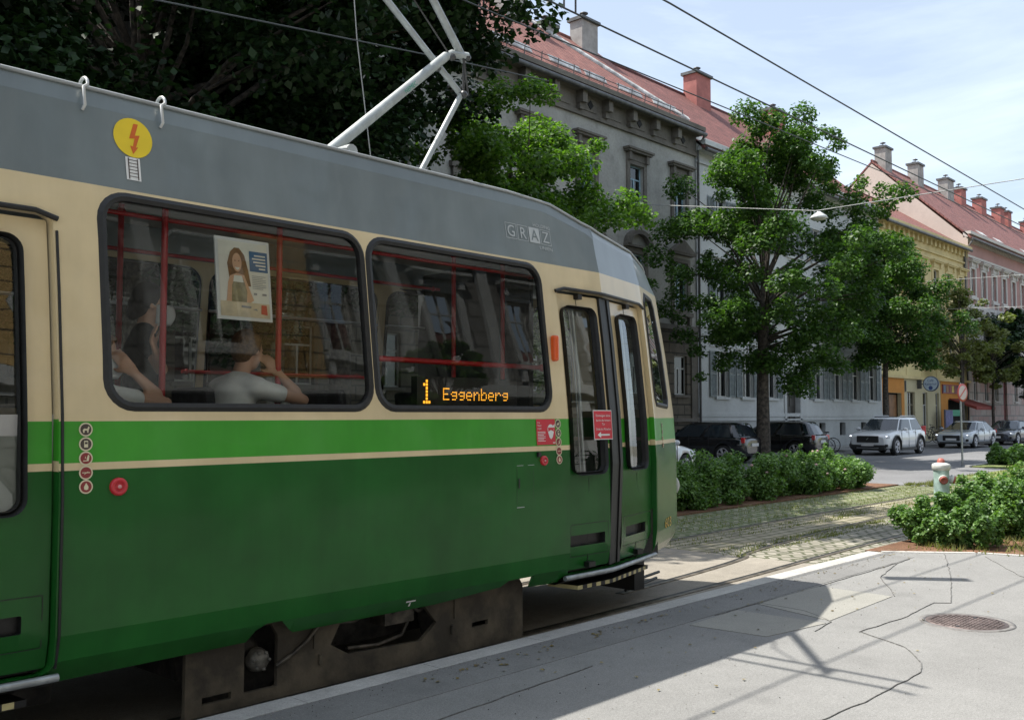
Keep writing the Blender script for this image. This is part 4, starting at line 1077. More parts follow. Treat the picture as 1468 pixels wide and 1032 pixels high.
def make_tree(name, label, x, y, z0, zlo, zhi, rad, ncl, nleaf, ls, leaf, seed, group=None, tr=.2, kind='round', cr=.2, shell=.45, lean=(0, 0), forks=1, sq=.55, low=0., lobes=18):
    rng = np.random.default_rng(seed); random.seed(seed)
    t = thing(name, label, 'tree', (x, y, z0), group, local=True)
    cl = []
    ph = rng.uniform(0, 6, 4)
    nl = max(7, int(lobes)); LB = []
    for i in range(nl):
        h = (i + rng.uniform(.1, .9)) / nl; a = i * 2.4 + rng.normal() * .35
        r_l = rad * crown_r(h, kind) * rng.uniform(.78, 1.12)
        LB.append((r_l * math.cos(a), r_l * math.sin(a), zlo + (zhi - zlo) * h * .97, a))
    for i in range(ncl):
        if rng.uniform() < .86:
            lx, ly, lz, la = LB[rng.integers(0, nl)]; q = rng.uniform(.3, 1.02) ** .8; sg = rad * .13
            bz = zlo + (lz - zlo) * .72
            cl.append((lx * q + rng.normal() * sg + lean[0] * (lz - zlo) / (zhi - zlo), ly * q + rng.normal() * sg + lean[1] * (lz - zlo) / (zhi - zlo), bz + (lz - bz) * q + rng.normal() * sg * .55 - low * q * (1 - (lz - zlo) / (zhi - zlo)), rad * cr * rng.uniform(.5, 1.3)))
            continue
        h = rng.uniform(0, 1); a = rng.uniform(0, 2 * PI)
        lump = 1 + .22 * math.sin(3 * a + ph[0] + 4 * h) + .16 * math.sin(5 * a + ph[1] - 7 * h) + .1 * math.sin(9 * h + ph[2])
        q = rng.uniform(0, 1) ** shell
        rr_ = rad * crown_r(h, kind) * lump * q
        z = zlo + (zhi - zlo) * h + rng.normal() * .2
        z += -low * (q ** 2) * (1 - h)
        cl.append((rr_ * math.cos(a) + lean[0] * h, rr_ * math.sin(a) + lean[1] * h, z, rad * cr * rng.uniform(.55, 1.35)))
    cl = np.array(cl)
    # trunk and limbs
    mb = MB(); th_ = zlo + (zhi - zlo) * .12
    for f in range(forks):
        dx = (f - (forks - 1) / 2) * .35
        pts = [(dx * .3, 0, -.1), (dx * .5 + .02, .01, th_ * .5), (dx + .05, -.04, th_), (dx * 2 + lean[0] * .4, lean[1] * .4, zlo + (zhi - zlo) * .45), (dx * 3 + lean[0] * .8, lean[1] * .8, zlo + (zhi - zlo) * .85)]
        mb.tube(pts, [tr * 1.25, tr, tr * .85, tr * .45, tr * .12], 12)
    mb.tube([(0, 0, -.1), (0, 0, .25)], [tr * 1.7, tr * 1.2], 12)
    order = rng.permutation(ncl)[:min(ncl, 60)]
    for k in order:
        c = Vector(cl[k][:3]); hz = th_ * .85 + (c.z - th_ * .85) * rng.uniform(.25, .6); hz = max(th_ * .8, min(hz, c.z - .1 * rad * .5)); 
        b = Vector((lean[0] * .3, lean[1] * .3, hz)); m_ = b.lerp(c, .5) + Vector((rng.normal() * .08, rng.normal() * .08, .12)) * rad * .5
        r0 = tr * .38 * (1 - .5 * hz / zhi)
        mb.tube([b, m_, c], [r0, r0 * .5, r0 * .12], 6, cap=False)
    mb.build('trunk', BARK, t)
    w = cl[:, 3] ** 2; w /= w.sum(); pick = rng.choice(ncl, nleaf, p=w)
    g = rng.normal(size=(nleaf, 3)); g /= np.linalg.norm(g, axis=1)[:, None]; rr2 = rng.uniform(0, 1, nleaf) ** .45
    g = g * rr2[:, None]; g[:, 2] *= sq
    Cc = cl[pick, :3] + g * cl[pick, 3][:, None]
    # droop of the outer parts of each spray
    Cc[:, 2] -= .25 * (np.hypot(g[:, 0], g[:, 1]) ** 2) * cl[pick, 3]
    Nn = rng.normal(size=(nleaf, 3)) * .55 + np.array([0, 0, 1.]) + g * .6; Nn /= np.linalg.norm(Nn, axis=1)[:, None]
    S_ = ls * rng.uniform(.6, 1.25, nleaf)
    leaf_mesh('crown', Cc, Nn, S_, leaf, t, rng)
    return t
TG = 'street trees of the row in front of the houses'
make_tree('street_tree', 'tallest leafy maple with a forked dark trunk in front of the pale shuttered house', 32.3, 17.3, -.03, 4.1, 13.1, 4.6, 250, 78000, .13, LEAF1, 11, TG, .22, 'egg', .125, .5, (.7, -.2), 1, .7, .7, 24)
make_tree('street_tree', 'maple with a slim trunk behind the white sport utility car', 50.4, 20, .07, 4.7, 11.2, 4.0, 190, 46000, .155, LEAF1, 23, TG, .14, 'egg', .16, .5, (.7, -.3), 1, .7, .4, 18)
make_tree('street_tree', 'bright maple whose crown rises just behind the middle of the tram roof', 18.7, 17.3, -.03, 3.0, 10.2, 3.35, 210, 66000, .12, LEAF4, 37, TG, .18, 'round', .17, .5, (.1, 0), 1, .55, .3, 18)
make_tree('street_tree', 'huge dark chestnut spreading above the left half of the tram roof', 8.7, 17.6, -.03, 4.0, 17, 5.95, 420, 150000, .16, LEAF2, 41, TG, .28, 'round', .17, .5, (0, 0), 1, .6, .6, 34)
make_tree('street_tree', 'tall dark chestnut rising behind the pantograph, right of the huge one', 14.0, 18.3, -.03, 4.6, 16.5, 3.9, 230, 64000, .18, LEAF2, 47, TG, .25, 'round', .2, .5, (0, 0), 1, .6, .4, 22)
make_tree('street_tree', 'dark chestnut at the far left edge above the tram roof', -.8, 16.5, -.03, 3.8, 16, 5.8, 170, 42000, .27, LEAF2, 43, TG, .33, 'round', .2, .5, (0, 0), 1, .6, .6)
make_tree('street_tree', 'thin sparse olive green twin stemmed tree before the yellow cafe house', 62.8, 20.2, .07, 4.2, 9.9, 2.3, 60, 5200, .2, LEAF3, 51, TG, .09, 'open', .2, .7, (.4, 0), 2, .6, .2)
make_tree('street_tree', 'low dark maple before the pink house at the right edge', 75.5, 19.6, .07, 4.6, 9.0, 4.0, 90, 18000, .3, LEAF2, 57, TG, .17, 'round', .24, .5, (0, 0), 1, .5, .5)
make_tree('street_tree', 'small olive tree behind the silver estate car, left of the dark maple', 68.8, 20.2, .07, 3.8, 7.6, 2.2, 60, 7000, .22, LEAF3, 59, TG, .09, 'open', .24, .6, (0, 0), 1, .6, .2)

def make_bush(label, x, y, z0, rx, ry, h, n, ls, seed, group=None, stems=14, blooms=0, leaf=LEAFB, ncl=60, loose=.16):
    rng = np.random.default_rng(seed); random.seed(seed)
    t = thing('shrub', label, 'shrub', (x, y, z0), group, local=True)
    cl = []
    for i in range(ncl):
        a = rng.uniform(0, 2 * PI); e = rng.uniform(0, 1); q = rng.uniform(0, 1) ** .4
        zz = h * (.1 + .8 * e * q + rng.normal() * .04); rad = math.sqrt(max(0.05, 1 - (e * q) ** 2.4)) * (.85 + .25 * min(1, e * 2)) * q * (1 + .15 * math.sin(3 * a + seed))
        cl.append((rx * rad * math.cos(a), ry * rad * math.sin(a), max(.06, zz), rng.uniform(.7, 1.4) * loose * min(1, h)))
    for i in range(ncl // 3):   # stray shoots
        c = cl[rng.integers(0, ncl)]; k_ = rng.uniform(1.04, 1.16)
        cl.append((c[0] * k_, c[1] * k_, min(h * 1.15, c[2] * rng.uniform(1.05, 1.25) + .05), c[3] * .42))
    cl = np.array(cl); ncl = len(cl); w = cl[:, 3] ** 1.7; w /= w.sum(); pick = rng.choice(ncl, n, p=w)
    g = rng.normal(size=(n, 3)); g /= np.linalg.norm(g, axis=1)[:, None]; g *= rng.uniform(0, 1, n)[:, None] ** .5
    Cc = cl[pick, :3] + g * cl[pick, 3][:, None]; Cc[:, 2] = np.maximum(Cc[:, 2], .02)
    Nn = rng.normal(size=(n, 3)) * .6 + np.array([0, 0, .8]) + g * .7; Nn /= np.linalg.norm(Nn, axis=1)[:, None]
    leaf_mesh('foliage', Cc, Nn, ls * rng.uniform(.6, 1.3, n), leaf, t, rng, 1.2)
    mb = MB()
    for k in range(stems):
        c = cl[rng.integers(0, ncl)]; b = (rx * .35 * rng.normal() * .6, ry * .35 * rng.normal() * .6, -.03)
        mb.tube([b, ((b[0] + c[0]) / 2 + rng.normal() * .03, (b[1] + c[1]) / 2 + rng.normal() * .03, c[2] * .55), tuple(c[:3])], [.011, .008, .003], 5, cap=False)
    mb.build('stems', STEMM, t)
    if blooms:
        mb = MB()
        for k in range(blooms):
            c = cl[rng.integers(0, ncl)]; mb.ball((c[0], c[1], c[2] + c[3] * .9), (.035, .035, .03), 6)
        mb.build('blossom', BLOOM, t)
    return t
BG = 'shrubs of the nearest planting bed'
make_bush('rounded leafy shrub nearest the camera beside the kerb end, hydrant behind it', 12.85, 4.3, .085, .6, .58, .66, 18000, .042, 1, BG, 26, 0, ncl=80, loose=.15)
make_bush('leafy shrub second from the tram in the near bed, bare soil before it', 14.4, 4.0, .085, .75, .7, .9, 19000, .046, 2, BG, 22, 0, ncl=80, loose=.17)
make_bush('leafy shrub at the right edge of the picture in the near bed', 15.7, 4.0, .08, .8, .75, .88, 16000, .048, 3, BG, 16, 0, ncl=70, loose=.18)
make_bush('low pale green shrub behind the second shrub of the near bed', 17.2, 4.35, .08, .9, .5, .72, 9000, .065, 4, BG, 10, 0, ncl=60, loose=.17)
make_bush('pale green shrub farthest from the camera in the near bed', 19.5, 4.4, .08, 1.3, .45, .55, 9000, .07, 5, BG, 8, 0, ncl=70, loose=.16)
MG = 'shrubs in the long row behind the tram nose'
lab = ['first shrub of the median row, mostly hidden by the tram nose', 'dark shaded shrub just right of the tram nose', 'shaded shrub third in the median row', 'half sunlit shrub in the middle of the median row with pale blossoms', 'sunlit shrub next to last in the median row with pale blossoms', 'bright sunlit shrub at the right end of the median row']
for i, (bx, hh) in enumerate(((11.6, .85), (13.5, .92), (15.5, .95), (17.6, .98), (19.6, .93), (21.4, .85))):
    make_bush(lab[i], bx, 9.72, .03, 1.15, .62, hh, 22000, .048, 20 + i, MG, 8, (0, 0, 0, 14, 14, 4)[i], ncl=70, loose=.2)
IG = 'low hedge plants on the far island'
lab = ['low green plant at the left tip of the island hedge behind the sign post', 'low green plant second along the island hedge', 'low green plant third along the island hedge', 'low green plant at the right end of the island hedge']
for i in range(4): make_bush(lab[i], 35.6 + 2.3 * i, 10.0, .05, 1.3, .5, .6, 5000, .1, 40 + i, IG, 5, 0, ncl=50, loose=.22)
# grass tufts growing between the pavers and round the beds: uncountable
def tufts(name, label, boxes, n, hs, seed, mat):
    rng = np.random.default_rng(seed); V = []; per = n // len(boxes)
    Cs = []
    for (x0, x1, y0, y1, z) in boxes:
        c = rng.uniform(size=(per, 2)); clus = rng.uniform(size=(max(6, per // 60), 2)); pk = rng.integers(0, len(clus), per)
        use = rng.uniform(size=per) < .7; c[use] = clus[pk[use]] + rng.normal(size=(use.sum(), 2)) * .03
        c = np.clip(c, 0, 1)
        Cs.append(np.stack([x0 + (x1 - x0) * c[:, 0], y0 + (y1 - y0) * c[:, 1], np.full(per, z)], 1))
    C_ = np.concatenate(Cs); m = len(C_); a = rng.uniform(0, 2 * PI, m); hh = hs * rng.uniform(.4, 1.3, m); w = hh * .14
    d = np.stack([np.cos(a), np.sin(a), np.zeros(m)], 1) * w[:, None]; tip = C_ + rng.normal(size=(m, 3)) * hh[:, None] * .35; tip[:, 2] = C_[:, 2] + hh
    P = np.stack([C_ - d, C_ + d, tip], 1).reshape(-1, 3)
    me = bpy.data.meshes.new(name); me.vertices.add(m * 3); me.vertices.foreach_set('co', rows(P).ravel()); me.loops.add(m * 3); me.loops.foreach_set('vertex_index', np.arange(m * 3, dtype=np.int32))
    me.polygons.add(m); me.polygons.foreach_set('loop_start', (np.arange(m) * 3).astype(np.int32)); me.update(calc_edges=True); me.materials.append(mat)
    o = bpy.data.objects.new(name, me); COL.objects.link(o); return tag(o, label, 'grass', kind='stuff')
GRM = leafmat('grass_blades', (.1, .12, .035), (.24, .24, .1), .3)
tufts('grass', 'thin grass and moss growing in the joints of the track pavers', [(10.6, 24, 7.55, 9.1, 0), (10.6, 24, 7.6, 9.1, 0), (10.6, 20, 6.9, 7.4, 0), (10.5, 17, 5.95, 6.45, 0), (16, 30, 5.6, 7.4, 0), (10.5, 14, 4.8, 5.0, 0)], 11000, .04, 3, GRM)
tufts('grass', 'rough grass around the shrubs of the near bed and the far island', [(16, 30, 1, 4.8, .08), (27, 45, 7.9, 9.1, .03), (33.2, 45, 9.2, 9.5, .05), (23.7, 27, 8.3, 9, .0), (12.0, 14, 1.2, 4.6, .085)], 12000, .07, 4, GRM)
# ---------------------------------------------------------------- buildings
YF = 22.0
def wall(mb, x0, x1, z0, z1, y, ops, zm, depth=.22, axis='x'):
    xs = sorted({x0, x1} | {v for o in ops for v in (o[0], o[1])}); zs = sorted({z0, z1} | {v for o in ops for v in (o[2], o[3])} | {z for z, _ in zm if z0 < z < z1})
    xs = [x for x in xs if x0 <= x <= x1]; zs = [z for z in zs if z0 <= z <= z1]
    def mi(z):
        r_ = 0
        for zz, m in zm:
            if z >= zz: r_ = m
        return r_
    for xa, xb in zip(xs, xs[1:]):
        for za, zb in zip(zs, zs[1:]):
            xc = (xa + xb) / 2; zc = (za + zb) / 2
            if any(o[0] < xc < o[1] and o[2] < zc < o[3] for o in ops): continue
            mb.add([(xa, y, za), (xb, y, za), (xb, y, zb), (xa, y, zb)], [(0, 1, 2, 3)], mi(zc))
    s_ = 1 if depth > 0 else -1
    for (a, b, c, d) in ops:
        m = mi((c + d) / 2); e = y + depth
        mb.add([(a, y, c), (b, y, c), (b, y, d), (a, y, d), (a, e, c), (b, e, c), (b, e, d), (a, e, d)], [(0, 4, 5, 1), (1, 5, 6, 2), (2, 6, 7, 3), (3, 7, 4, 0)], m)
WC = {}
PEND = []
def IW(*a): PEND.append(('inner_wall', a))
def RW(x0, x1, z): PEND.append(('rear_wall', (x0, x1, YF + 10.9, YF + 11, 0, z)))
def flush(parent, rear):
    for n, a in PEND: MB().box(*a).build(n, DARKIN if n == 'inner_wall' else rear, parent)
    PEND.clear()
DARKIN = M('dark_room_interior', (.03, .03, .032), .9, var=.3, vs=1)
CURT = M('white_curtain', (.42, .42, .4), .9, var=.1, vs=8)
def window(parent, kind, x, z, w, h, fm, sm, y=None, curtain=0, flip=1):
    """kind: plain / hood / tri / arch / shutter; window > frame, pane, curtain, shutters"""
    y = YF if y is None else y
    key = (kind, w, h, fm.name, sm.name, curtain, flip)
    of = root_off(parent); loc = (x - of.x, y - of.y, z - of.z)
    if key in WC:
        c = copy_tree(WC[key], parent); c.location = loc; return c
    f = flip
    def Yb(mb, x0, x1, y0, y1, z0, z1, mi=0): mb.box(x0, x1, min(y0 * f, y1 * f), max(y0 * f, y1 * f), z0, z1, mi)
    mb = MB()
    Yb(mb, -w / 2 - .1, w / 2 + .1, -.1, .0, -.1, -.0)                       # sill
    if kind in ('hood', 'tri', 'arch'):
        b = .2
        Yb(mb, -w / 2 - b, -w / 2 - .003, -.07, 0, 0, h + .16); Yb(mb, w / 2 + .003, w / 2 + b, -.07, 0, 0, h + .16); Yb(mb, -w / 2 - .003, w / 2 + .003, -.066, 0, h + .003, h + .16)
        Yb(mb, -w / 2 - .27, w / 2 + .27, -.16, 0, -.28, -.1)
        for s_ in (-1, 1): Yb(mb, s_ * (w / 2 + .1) - .09, s_ * (w / 2 + .1) + .09, -.13, -.0, -.62, -.28)
        if kind == 'hood':
            Yb(mb, -w / 2 - .2, w / 2 + .2, -.09, 0, h + .16, h + .42)
            for s_ in (-1, 1): Yb(mb, s_ * (w / 2 + .12) - .08, s_ * (w / 2 + .12) + .08, -.2, -.09, h + .12, h + .44)
            Yb(mb, -w / 2 - .34, w / 2 + .34, -.26, 0, h + .44, h + .52); Yb(mb, -w / 2 - .4, w / 2 + .4, -.32, 0, h + .52, h + .6)
        if kind == 'tri':
            Yb(mb, -w / 2 - .36, w / 2 + .36, -.24, 0, h + .3, h + .38)
            W2 = w / 2 + .42
            vs = [(-W2, 0, h + .38), (W2, 0, h + .38), (0, 0, h + .92), (-W2, -.26 * f, h + .38), (W2, -.26 * f, h + .38), (0, -.26 * f, h + .92)]
            mb.add(vs, [(3, 4, 5), (0, 3, 5, 2), (1, 2, 5, 4), (0, 1, 4, 3)])
        if kind == 'arch':
            n = 12; W2 = w / 2 + .36
            vs = []
            for q, yy in ((1, 0), (1, -.24), (.72, -.24), (.72, -.05)):
                for k in range(n + 1):
                    a = PI * k / n; vs.append((W2 * q * math.cos(a), yy * f, h + .3 + W2 * .72 * q * math.sin(a)))
            fs = []
            for j in range(3):
                for k in range(n): fs.append((j * (n + 1) + k, j * (n + 1) + k + 1, (j + 1) * (n + 1) + k + 1, (j + 1) * (n + 1) + k))
            mb.add(vs, fs); Yb(mb, -W2, W2, -.2, 0, h + .22, h + .3)
    win = mb.build('window', sm)
    mb = MB(); t = .055; Yi = .12
    for a in ((-w / 2, -w / 2 + t, 0, h), (w / 2 - t, w / 2, 0, h), (-w / 2 + t, w / 2 - t, 0, t), (-w / 2 + t, w / 2 - t, h - t, h), (-w / 2 + t, w / 2 - t, h * .66, h * .66 + t)): Yb(mb, a[0], a[1], Yi, Yi + .05, a[2], a[3])
    Yb(mb, -t * .5, t * .5, Yi - .008, Yi + .04, t, h * .66); 
    if w > 1.0: Yb(mb, -t * .4, t * .4, Yi - .006, Yi + .04, h * .66 + t, h - t)
    fr = mb.build('frame', fm); fr.parent = win
    mb = MB(); yy = (Yi + .025) * f; mb.add([(-w / 2, yy, 0), (w / 2, yy, 0), (w / 2, yy, h), (-w / 2, yy, h)], [(0, 1, 2, 3)]); p = mb.build('pane', GLASSW); p.parent = win
    mb = MB(); yy = (Yi + .12) * f
    if curtain:
        n = 14; vs = []; q0, q1 = ((-w / 2, w / 2) if curtain == 1 else (-w / 2, -w * .12))
        for k in range(n + 1):
            xx = q0 + (q1 - q0) * k / n; yk = yy + .018 * (k % 2) * f; vs += [(xx, yk, h * (.0 if curtain == 2 else .0)), (xx, yk, h)]
        mb.add(vs, [(2 * k, 2 * k + 2, 2 * k + 3, 2 * k + 1) for k in range(n)]); c = mb.build('curtain', CURT); c.parent = win
    if kind == 'shutter':
        for s_ in (-1, 1):
            mb = MB(); sw = w * .5; x0 = s_ * (w / 2 + .01) if s_ > 0 else -(w / 2 + .01) - sw; x1 = x0 + sw
            # standing slightly off the wall
            Yb(mb, x0, x0 + .06, -.07, -.03, .0, h); Yb(mb, x1 - .06, x1, -.07, -.03, .0, h)
            for zz in (0, h * .5 - .03, h - .07): Yb(mb, x0 + .06, x1 - .06, -.068, -.032, zz, zz + .07)
            k = .08
            while k < h - .1:
                if abs(k - h * .5) > .06: mb.add([(x0 + .06, -.066 * f, k), (x1 - .06, -.066 * f, k), (x1 - .06, -.036 * f, k + .045), (x0 + .06, -.036 * f, k + .045)], [(0, 1, 2, 3)])
                k += .055
            mb.tube([(x0 if s_ < 0 else x1, -.05 * f, h + .01), (x0 if s_ < 0 else x1, -.02 * f, h + .03)], .012, 5)
            sh = mb.build('shutter', SHUT); sh.parent = win
    win.parent = parent; win.location = loc; WC[key] = win
    return win
SHUT = M('grey_green_shutter_paint', (.2, .23, .23), .6, var=.15, vs=6)
WFRAME = M('white_window_frame', (.5, .5, .48), .5, var=.08)
BFRAME = M('blue_grey_window_frame', (.28, .42, .5), .5, var=.08)
def stucco(name, col, var=.16, vs=1.2): 
    return groundmat(name, col, .08, 90, var, .55, .9, .25)
TILE = brickmat('red_clay_tiles', (.31, .13, .1), (.24, .09, .07), (.12, .035, .03), .26, .22, .02, 'xy', .8, 1.0, var=.35)
TILE2 = brickmat('dull_red_clay_tiles', (.27, .1, .08), (.21, .075, .06), (.1, .03, .03), .2, .2, .02, 'xy', .8, 1.0, var=.4)
TILE3 = brickmat('dark_red_clay_tiles', (.3, .125, .105), (.23, .09, .08), (.12, .04, .03), .25, .25, .02, 'xy', .8, 1., var=.4)
SNOWG = M('pale_roof_flashing', (.6, .6, .58), .6, var=.3, vs=3)
ZINC = M('dark_zinc_gutter', (.12, .12, .12), .5, metal=.3, var=.2, vs=4)
def gable(parent, x0, x1, ye, yr, ze, zr, mat, over=.45, name='roof', xr1=None):
    mb = MB(); t = .14; k = (zr - ze) / (yr - ye); yo = ye - over; zo = ze - over * k
    xr1 = x1 if xr1 is None else xr1; yb = 2 * yr - ye
    A = [(x0, yo, zo), (x1, yo, zo), (xr1, yr, zr), (x0, yr, zr), (x0, yb, ze), (x1, yb, ze)]
    vs = [(a, b, c + t) for a, b, c in A] + A
    fs = [(0, 1, 2, 3), (3, 2, 5, 4), (6, 9, 8, 7), (9, 10, 11, 8), (0, 6, 7, 1), (0, 3, 9, 6), (3, 4, 10, 9)]
    fs += [(1, 7, 8, 2), (2, 8, 11, 5)] if xr1 == x1 else [(1, 5, 2)]
    mb.add(vs, fs); r_ = mb.build(name, mat, parent)
    mb = MB(); mb.tube([(x0, yo - .05, zo + .04), (x1, yo - .05, zo + .04)], .09, 8)
    mb.tube([(x0, yr, zr + t), (xr1, yr, zr + t)], .1, 8, mi=1)
    mb.build('gutter', [ZINC, mat], r_)
    return r_
def chimney(roof, x, y, z0, z1, w, d, mat, caps_=2):
    mb = MB(); mb.box(x - w / 2, x + w / 2, y - d / 2, y + d / 2, z0, z1 - .15); c = mb.build('chimney', mat, roof)
    mb2 = MB(); mb2.box(x - w / 2 - .1, x + w / 2 + .1, y - d / 2 - .1, y + d / 2 + .1, z1 - .15, z1)
    for k in range(caps_):
        px = x - w / 2 + w * (k + .5) / caps_
        mb2.box(px - .12, px + .12, y - .12, y + .12, z1, z1 + .12); 
    mb2.tube([(x, y, z1), (x, y, z1 + .35)], .03, 6); mb2.lathe([(.2, .33), (.2, .36), (.0, .45)], Matrix.Translation((x, y, z1)), 10)
    o = mb2.build('chimney_cap', ZINC, roof)
def dentils(mb, x0, x1, step, w, y0, y1, z0, z1, mi=0):
    x = x0
    while x < x1: mb.box(x, x + w, y0, y1, z0, z1, mi); x += step
PLGREY = M('grey_rendered_chimney', (.36, .34, .32), .9, var=.15, vs=2, bump=.3)
PLRED = M('red_brick_chimney', (.4, .15, .13), .9, var=.12, vs=2, bump=.3)
# house 1 : grey stucco with dark stone cornice
B1 = thing('grey_house', 'grey stuccoed house with dark carved cornice and blue framed windows behind the tram', 'house', (13, YF, 0))
ST1 = stucco('grey_stucco', (.345, .335, .305), .26); RUS = brickmat('dark_rusticated_stone', (.15, .125, .095), (.125, .105, .08), (.05, .045, .035), 1.1, .42, .03, 'xz', .9, .9, var=.4)
DST = stucco('weathered_dark_stone', (.15, .135, .115), .3)
x0, x1 = -12, 35.45
cx1 = [31.13 - 3.13 * k for k in range(13)] + [34.2]
ops = []
for c in cx1:
    ops += [(c - .46, c + .46, 9.78, 11.42), (c - .5, c + .5, 6.0, 7.95), (c - .48, c + .48, 2.5, 4.1), (c - .35, c + .35, .5, 1.1)]
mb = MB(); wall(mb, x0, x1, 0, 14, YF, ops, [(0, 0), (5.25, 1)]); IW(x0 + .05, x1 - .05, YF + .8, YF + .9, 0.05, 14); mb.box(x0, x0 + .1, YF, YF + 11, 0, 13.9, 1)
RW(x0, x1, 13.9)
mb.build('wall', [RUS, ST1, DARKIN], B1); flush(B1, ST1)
for i, c in enumerate(cx1):
    window(B1, 'hood', c, 9.78, .92, 1.64, BFRAME, DST, curtain=1 if i % 4 == 1 else 0); window(B1, 'tri' if i % 2 else 'arch', c, 6.0, 1.0, 1.95, BFRAME, DST)
    window(B1, 'plain', c, 2.5, .96, 1.6, WFRAME, DST)
mb = MB()
mb.box(x0, x1, YF - .12, YF, 12.62, 12.78); mb.box(x0, x1, YF - .07, YF, 12.78, 13.45); mb.box(x0, x1, YF - .35, YF, 13.45, 13.6); mb.box(x0, x1, YF - .55, YF, 13.6, 13.78)
mb.box(x0, x1, YF - .1, YF, 5.15, 5.35); mb.box(x0, x1, YF - .14, YF, 8.98 - .25, 8.98 - .1) if False else None
mb.box(x0, x1, YF - .12, YF, 1.4, 1.55)
k = 0; x = x0 + .3
while x < x1 - .4:
    mb.box(x, x + .26, YF - .42, YF - .07, 13.0, 13.45); mb.box(x + .03, x + .23, YF - .25, YF - .07, 12.78, 13.0)
    mb.box(x + .42, x + 1.2, YF - .1, YF - .07, 12.86, 13.36)
    if k % 2: mb.obox(Matrix.Translation((x + .82, YF - .11, 13.1)) @ Matrix.Rotation(R(45), 4, 'Y'), .24, .04, .24, 1)
    x += 1.56; k += 1
mb.build('cornice', [DST, DARKIN], B1)
mb = MB(); x = 0
for zz in (.1,):
    mb.box(x1 - .5, x1, YF - .06, YF, 1.55, 5.15)
mb.build('corner_pilaster', DST, B1)
rf = gable(B1, x0, x1, YF, 27.5, 13.85, 18.6, TILE, .5)
mb = MB()
for a, b in ((13, 15), (17, 18.6), (20.2, 22.6), (23.6, 25.6), (26.6, 28.4), (28.7, 30), (30.8, 32.4), (33.2, 35)):
    for yy in (22.6,):
        zz = 13.85 + (yy - 22) * .8636 + .3; mb = MB(); mb.obox(Matrix.Translation(((a + b) / 2, yy, zz)) @ Matrix.Rotation(R(62), 4, 'X'), b - a, .3, .03); mb.build('snow_board', SNOWG, rf)
mb = MB()
for a, b in ((14, 35),):
    n = 24
    for zz in (.25, .42): mb.tube([(a, 22.35, 14.15 + zz), (b, 22.35, 14.15 + zz)], .018, 4)
    for k in range(n): mb.tube([(a + (b - a) * k / (n - 1), 22.35, 14.2), (a + (b - a) * k / (n - 1), 22.3, 14.62)], .018, 4)
mb.build('snow_guard', ZINC, rf)
mb = MB(); mb.tube([(31.0, 27.35, 18.6), (35.2, 22.2, 14.2)], .13, 6); mb.tube([(31.15, 27.35, 18.62), (35.35, 22.2, 14.22)], .07, 6); mb.build('roof_hip', SNOWG, rf)
for x, a, w, m, zt in ((29.4, 17.2, 1.2, PLGREY, 19.7), (34.35, 17.0, 1.15, PLGREY, 19.6), (24, 17.2, 1.2, PLGREY, 19.6), (31.6, 17.4, .8, PLGREY, 18.6)): chimney(rf, x, 27.1, a, zt, w, .7, m)
# house 2 : pale shuttered
B2 = thing('shuttered_house', 'pale plastered house with grey green louvred shutters and a dark street door', 'house', (45, YF, 0))
ST2 = stucco('pale_plaster', (.5, .51, .5), .12); ST2B = stucco('pale_plinth', (.4, .41, .4), .15)
x0, x1 = 35.45, 54.9
cx = [37.42, 39.62, 41.85, 46.8, 49.05, 51.3, 53.5]
ops = [(43.3, 44.7, 0, 3.72)]
for c in cx + [44.2]:
    if c != 44.2: ops.append((c - .52, c + .52, 2.45, 4.42))
    ops += [(c - .52, c + .52, 6.0, 7.9), (c - .52, c + .52, 9.4, 11.1)]
for c in (39.25, 41.2, 47.2, 49.6, 52.3): ops.append((c - .35, c + .35, .62, 1.28))
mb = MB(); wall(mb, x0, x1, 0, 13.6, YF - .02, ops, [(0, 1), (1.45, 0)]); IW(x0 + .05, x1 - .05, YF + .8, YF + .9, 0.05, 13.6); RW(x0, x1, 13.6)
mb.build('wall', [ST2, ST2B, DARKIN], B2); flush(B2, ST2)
for i, c in enumerate(cx + [44.2]):
    if c != 44.2: window(B2, 'shutter', c, 2.45, 1.04, 1.97, WFRAME, ST2, YF - .02, curtain=1 if i in (3, 5) else 0)
    window(B2, 'shutter', c, 6.0, 1.04, 1.9, WFRAME, ST2, YF - .02, curtain=i % 3 == 0); window(B2, 'shutter', c, 9.4, 1.04, 1.7, WFRAME, ST2, YF - .02, curtain=i % 2)
mb = MB()
for z, h_, d in ((1.42, .08, .06), (1.6, .16, .04), (4.85, .06, .05), (5.05, .1, .09), (5.35, .05, .04), (8.5, .12, .08), (12.4, .1, .1), (12.9, .2, .3), (13.1, .2, .5)): mb.box(x0, x1, YF - .02 - d, YF - .02, z, z + h_)
for c in cx: mb.box(c - 1.0, c + 1.0, YF - .07, YF - .02, 4.62, 4.68)
mb.build('string_courses', ST2, B2)
mb = MB(); mb.box(43.1, 43.3, YF - .08, YF - .02, 0, 3.9); mb.box(44.7, 44.9, YF - .08, YF - .02, 0, 3.9); mb.box(43.3, 44.7, YF - .08, YF - .02, 3.722, 3.9); mb.build('door_surround', ST2, B2)
mb = MB(); mb.box(43.3, 44.7, YF + .2, YF + .26, 0, 3.72)
for zz in (.3, 1.2, 2.1, 3.0):
    for xx in (43.4, 44.05): mb.box(xx, xx + .55, YF + .17, YF + .2, zz, zz + .6)
mb.build('door', M('dark_oak_door', (.045, .04, .035), .5, var=.2), B2)
mb = MB(); mb.box(45.12, 45.34, YF - .045, YF - .02, 3.35, 3.6); mb.box(45.14, 45.32, YF - .045, YF - .02, 2.85, 3.05); mb.build('number_plate', M('plate_enamel', (.55, .55, .55), .4, var=.1), B2)
